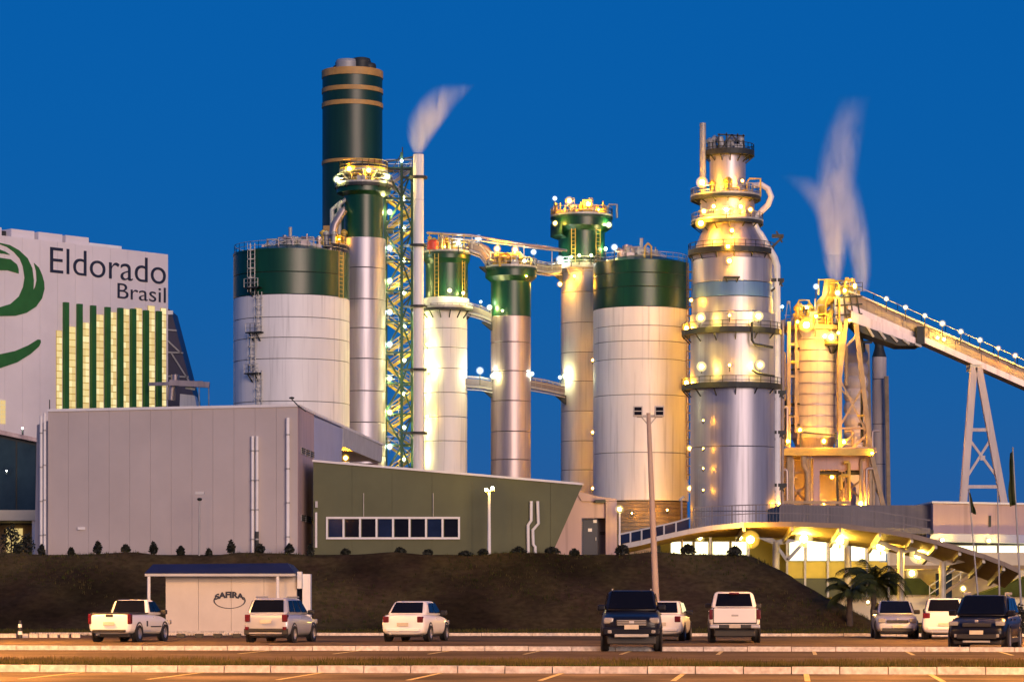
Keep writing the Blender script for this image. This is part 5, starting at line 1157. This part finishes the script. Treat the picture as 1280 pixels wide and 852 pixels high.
def hatch_extra(part, yr, yf, t):
    rear_kit(.86,.78,.2,.26,.44,.74,'plastic')(part, yr, yf, t)
    part('lower_bumper', 'plastic', -.8, .8, yr-.05, yr+.1, .27, .5, .03, False); part('skid_strip', 'rim', -.6, .6, yr-.08, yr+.05, .30, .36, .01, False)
    part('roof_rail', 'grey_steel', .56, .60, -1.3, .2, 1.575, 1.63, .01); part('fog_lamp', 'tail_red', .62, .76, yr-.06, yr+.05, .44, .56, .02)
car('parked_car', 'silver hatchback with roof rails parked beside the kiosk', 'car', 352, 100.5, 12, dict(HATCH, paint='car_silver', extra=hatch_extra))
car('parked_car', 'white hatchback with red tail light half hidden by black crossover', 'car', 1183, 108, 11.5, dict(HATCH, extra=rear_kit(.90,.80,.28,.2,.42,.56,'car_white')))
car('parked_car', 'silver sedan facing the viewer near the palms', 'car', 1118, 110, 184.5, dict(SEDAN, paint='car_silver', extra=front_kit(.70,.74,.28,.17,.66,.47)))
# small white pickup with black bed cover
def strada(part, yr, yf, t):
    rear_kit(.82,.80,.12,.36,.40,.66,'plastic')(part, yr, yf, t)
    part('bed_cover', 'plastic', -.74, .74, yr+.08, -.15, 1.0, 1.045, .02, False); part('tailgate_latch', 'plastic', -.14, .14, yr-.012, yr+.05, .90, .985, .02, False)
    part('side_vent', 'plastic', .82, .85, -.62, -.5, .55, .75, .02)
    part('side_strip', 'plastic', .835, .86, -.2, .9, .52, .56, .01)
car('pickup_truck', 'small white pickup with black bed cover nearest the bollard', 'pickup', 163.5, 101.5, 12.5, dict(w=.84, paint='car_white', axles=(-1.35,1.35), wheel=.31, body=[(-2.2,.76,.97,.34),(-2.14,.81,1.0,.28),(-1.4,.84,1.01,.26),(-.2,.84,1.0,.24),(.9,.84,.97,.22),(1.7,.82,.86,.22),(2.1,.75,.72,.25),(2.18,.62,.62,.32)],
    cabin=[(-.2,.76,.98),(.0,.63,1.50),(.62,.63,1.51),(1.42,.76,.95)], side=((.10,.40),(.44,.90)), rw=(.05,.95), handles=(.25,), extra=strada))
PICK = dict(w=.90, axles=(-1.5,1.5), wheel=.38, body=[(-2.55,.84,1.20,.54),(-2.5,.88,1.24,.48),(-1.6,.91,1.25,.44),(-.6,.91,1.24,.42),(.5,.91,1.22,.40),(1.3,.90,1.18,.40),(2.1,.88,1.11,.42),(2.45,.82,1.02,.44),(2.55,.70,.90,.52)],
    cabin=[(-.75,.82,1.20),(-.52,.68,1.78),(.55,.68,1.80),(1.25,.82,1.18)], side=((.10,.48),(.52,.92)), handles=(-.4,.5))
def pick_rear(part, yr, yf, t):
    part('tail_light', 'tail_red', .76, .90, yr-.012, yr+.2, .82, 1.17, .03); part('tailgate_gap', 'plastic', -.765, .765, yr-.018, yr+.1, .66, 1.235, .02, False); part('tailgate', 'car_white', -.74, .74, yr-.04, yr+.1, .70, 1.215, .03, False)
    part('bumper', 'plastic', -.85, .85, yr-.09, yr+.1, .50, .64, .03, False); part('bumper_end', 'rim', .55, .88, yr-.12, yr+.12, .50, .64, .04)
    part('number_plate', 'plate', -.2, .2, yr-.12, yr-.1, .52, .64, .006, False); part('brake_light', 'tail_red', -.18, .18, -.72, -.60, 1.71, 1.76, .01, False); part('tailgate_handle', 'grey_steel', -.12, .12, yr-.05, yr, .93, .99, .01, False)
    part('headlight', 'lens', .6, .8, yf-.3, yf-.04, .78, .95, .03)
car('pickup_truck', 'white double-cab pickup seen squarely from behind', 'pickup', 917, 100.5, 3.5, dict(PICK, paint='car_white', extra=pick_rear, rw=(.12,.9)))
def pick_front(part, yr, yf, t):
    part('headlight', 'lens', .52, .82, yf-.34, yf-.03, .82, 1.0, .05); part('grille', 'plastic', -.46, .46, yf-.1, yf+.02, .74, .95, .04, False)
    for q in (.79,.85,.91): part('grille_bar', 'grey_steel', -.42, .42, yf-.0, yf+.032, q-.012, q+.012, .005, False)
    part('bumper', 'car_black', -.84, .84, yf-.3, yf+.05, .48, .72, .05, False); part('number_plate', 'plate', -.21, .21, yf+.06, yf+.085, .66, .79, .006, False)
    part('skid_bar', 'grey_steel', -.5, .5, yf-.04, yf+.09, .43, .52, .02, False); part('fog_lamp', 'lens', .58, .70, yf-.0, yf+.065, .54, .64, .02)
    part('roof_rail', 'grey_steel', .56, .60, -.5, .5, 1.80, 1.85, .01); part('badge', 'rim', -.07, .07, yf+.0, yf+.035, .83, .90, .01, False); part('tail_light', 'tail_red', .76, .90, yr-.01, yr+.2, .78, 1.10, .03)
    part('mud_flap', 'plastic', .70, .94, -1.95, -1.9, .12, .5, .01)
car('pickup_truck', 'black double-cab pickup facing the viewer beside the mast', 'pickup', 789.5, 84.5, 182.5, dict(PICK, paint='car_black', extra=pick_front, mirror='car_black'))
def suv_front(part, yr, yf, t):
    front_kit(.82,.82,.27,.13,.78,.56,.44)(part, yr, yf, t); part('roof_rail', 'grey_steel', .60, .64, -1.3, .25, 1.66, 1.74, .02); part('wheel_guard', 'plastic', .84, .90, -.9, .95, .24, .4, .02)
    part('skid_bar', 'grey_steel', -.4, .4, yf-.06, yf+.06, .26, .32, .02, False)
car('parked_car', 'black crossover with roof rails facing the viewer before the lit building', 'car', 1232, 84.5, 197, dict(HATCH, w=.89, wheel=.35, paint='car_black', mirror='car_black', axles=(-1.28,1.28), body=[(-2.0,.80,1.02,.34),(-1.94,.85,1.08,.28),(-1.4,.89,1.08,.26),(0,.89,1.06,.26),(.9,.89,1.03,.26),(1.6,.87,.95,.27),(2.0,.80,.80,.3),(2.08,.68,.66,.38)], cabin=[(-1.86,.80,1.04),(-1.46,.66,1.64),(.2,.66,1.66),(1.05,.79,1.02)], extra=suv_front))

# ---- car-park lamp masts that stand beside the view
LM = 'car park lamp masts'
for i, (x, y, h) in enumerate(((-14.5,52,10),(15,50,10),(-19,72,10),(23,66,10),(-20,95,10),(21,96,10))):
    t = thing('street_lamp', ('car park lamp on tall mast beside near kerb, west end','car park lamp on tall mast beside near kerb, east end','car park lamp on tall mast by the bollard','car park lamp on tall mast beyond the black crossover\'s kerb','car park lamp on tall mast beyond the small white pickup','car park lamp on tall mast beyond the black crossover')[i], 'street lamp', (x,y,0), LM)
    MB().tube((x,y,0), (x,y,h), .12, 10, .08).build('pole', M['pole_paint'], t); MB().bar((x,y,h), (x,y+1.6,h+.2), .08).build('arm', M['grey_steel'], t)
    hd = MB().box(x-.22,x+.22,y+1.2,y+2.0,h+.16,h+.3).build('lamp_head', M['grey_steel'], t); MB().box(x-.16,x+.16,y+1.3,y+1.9,h+.11,h+.155).build('lens', M['lot_lamp' if i < 2 else 'lot_lamp_far'], hd)
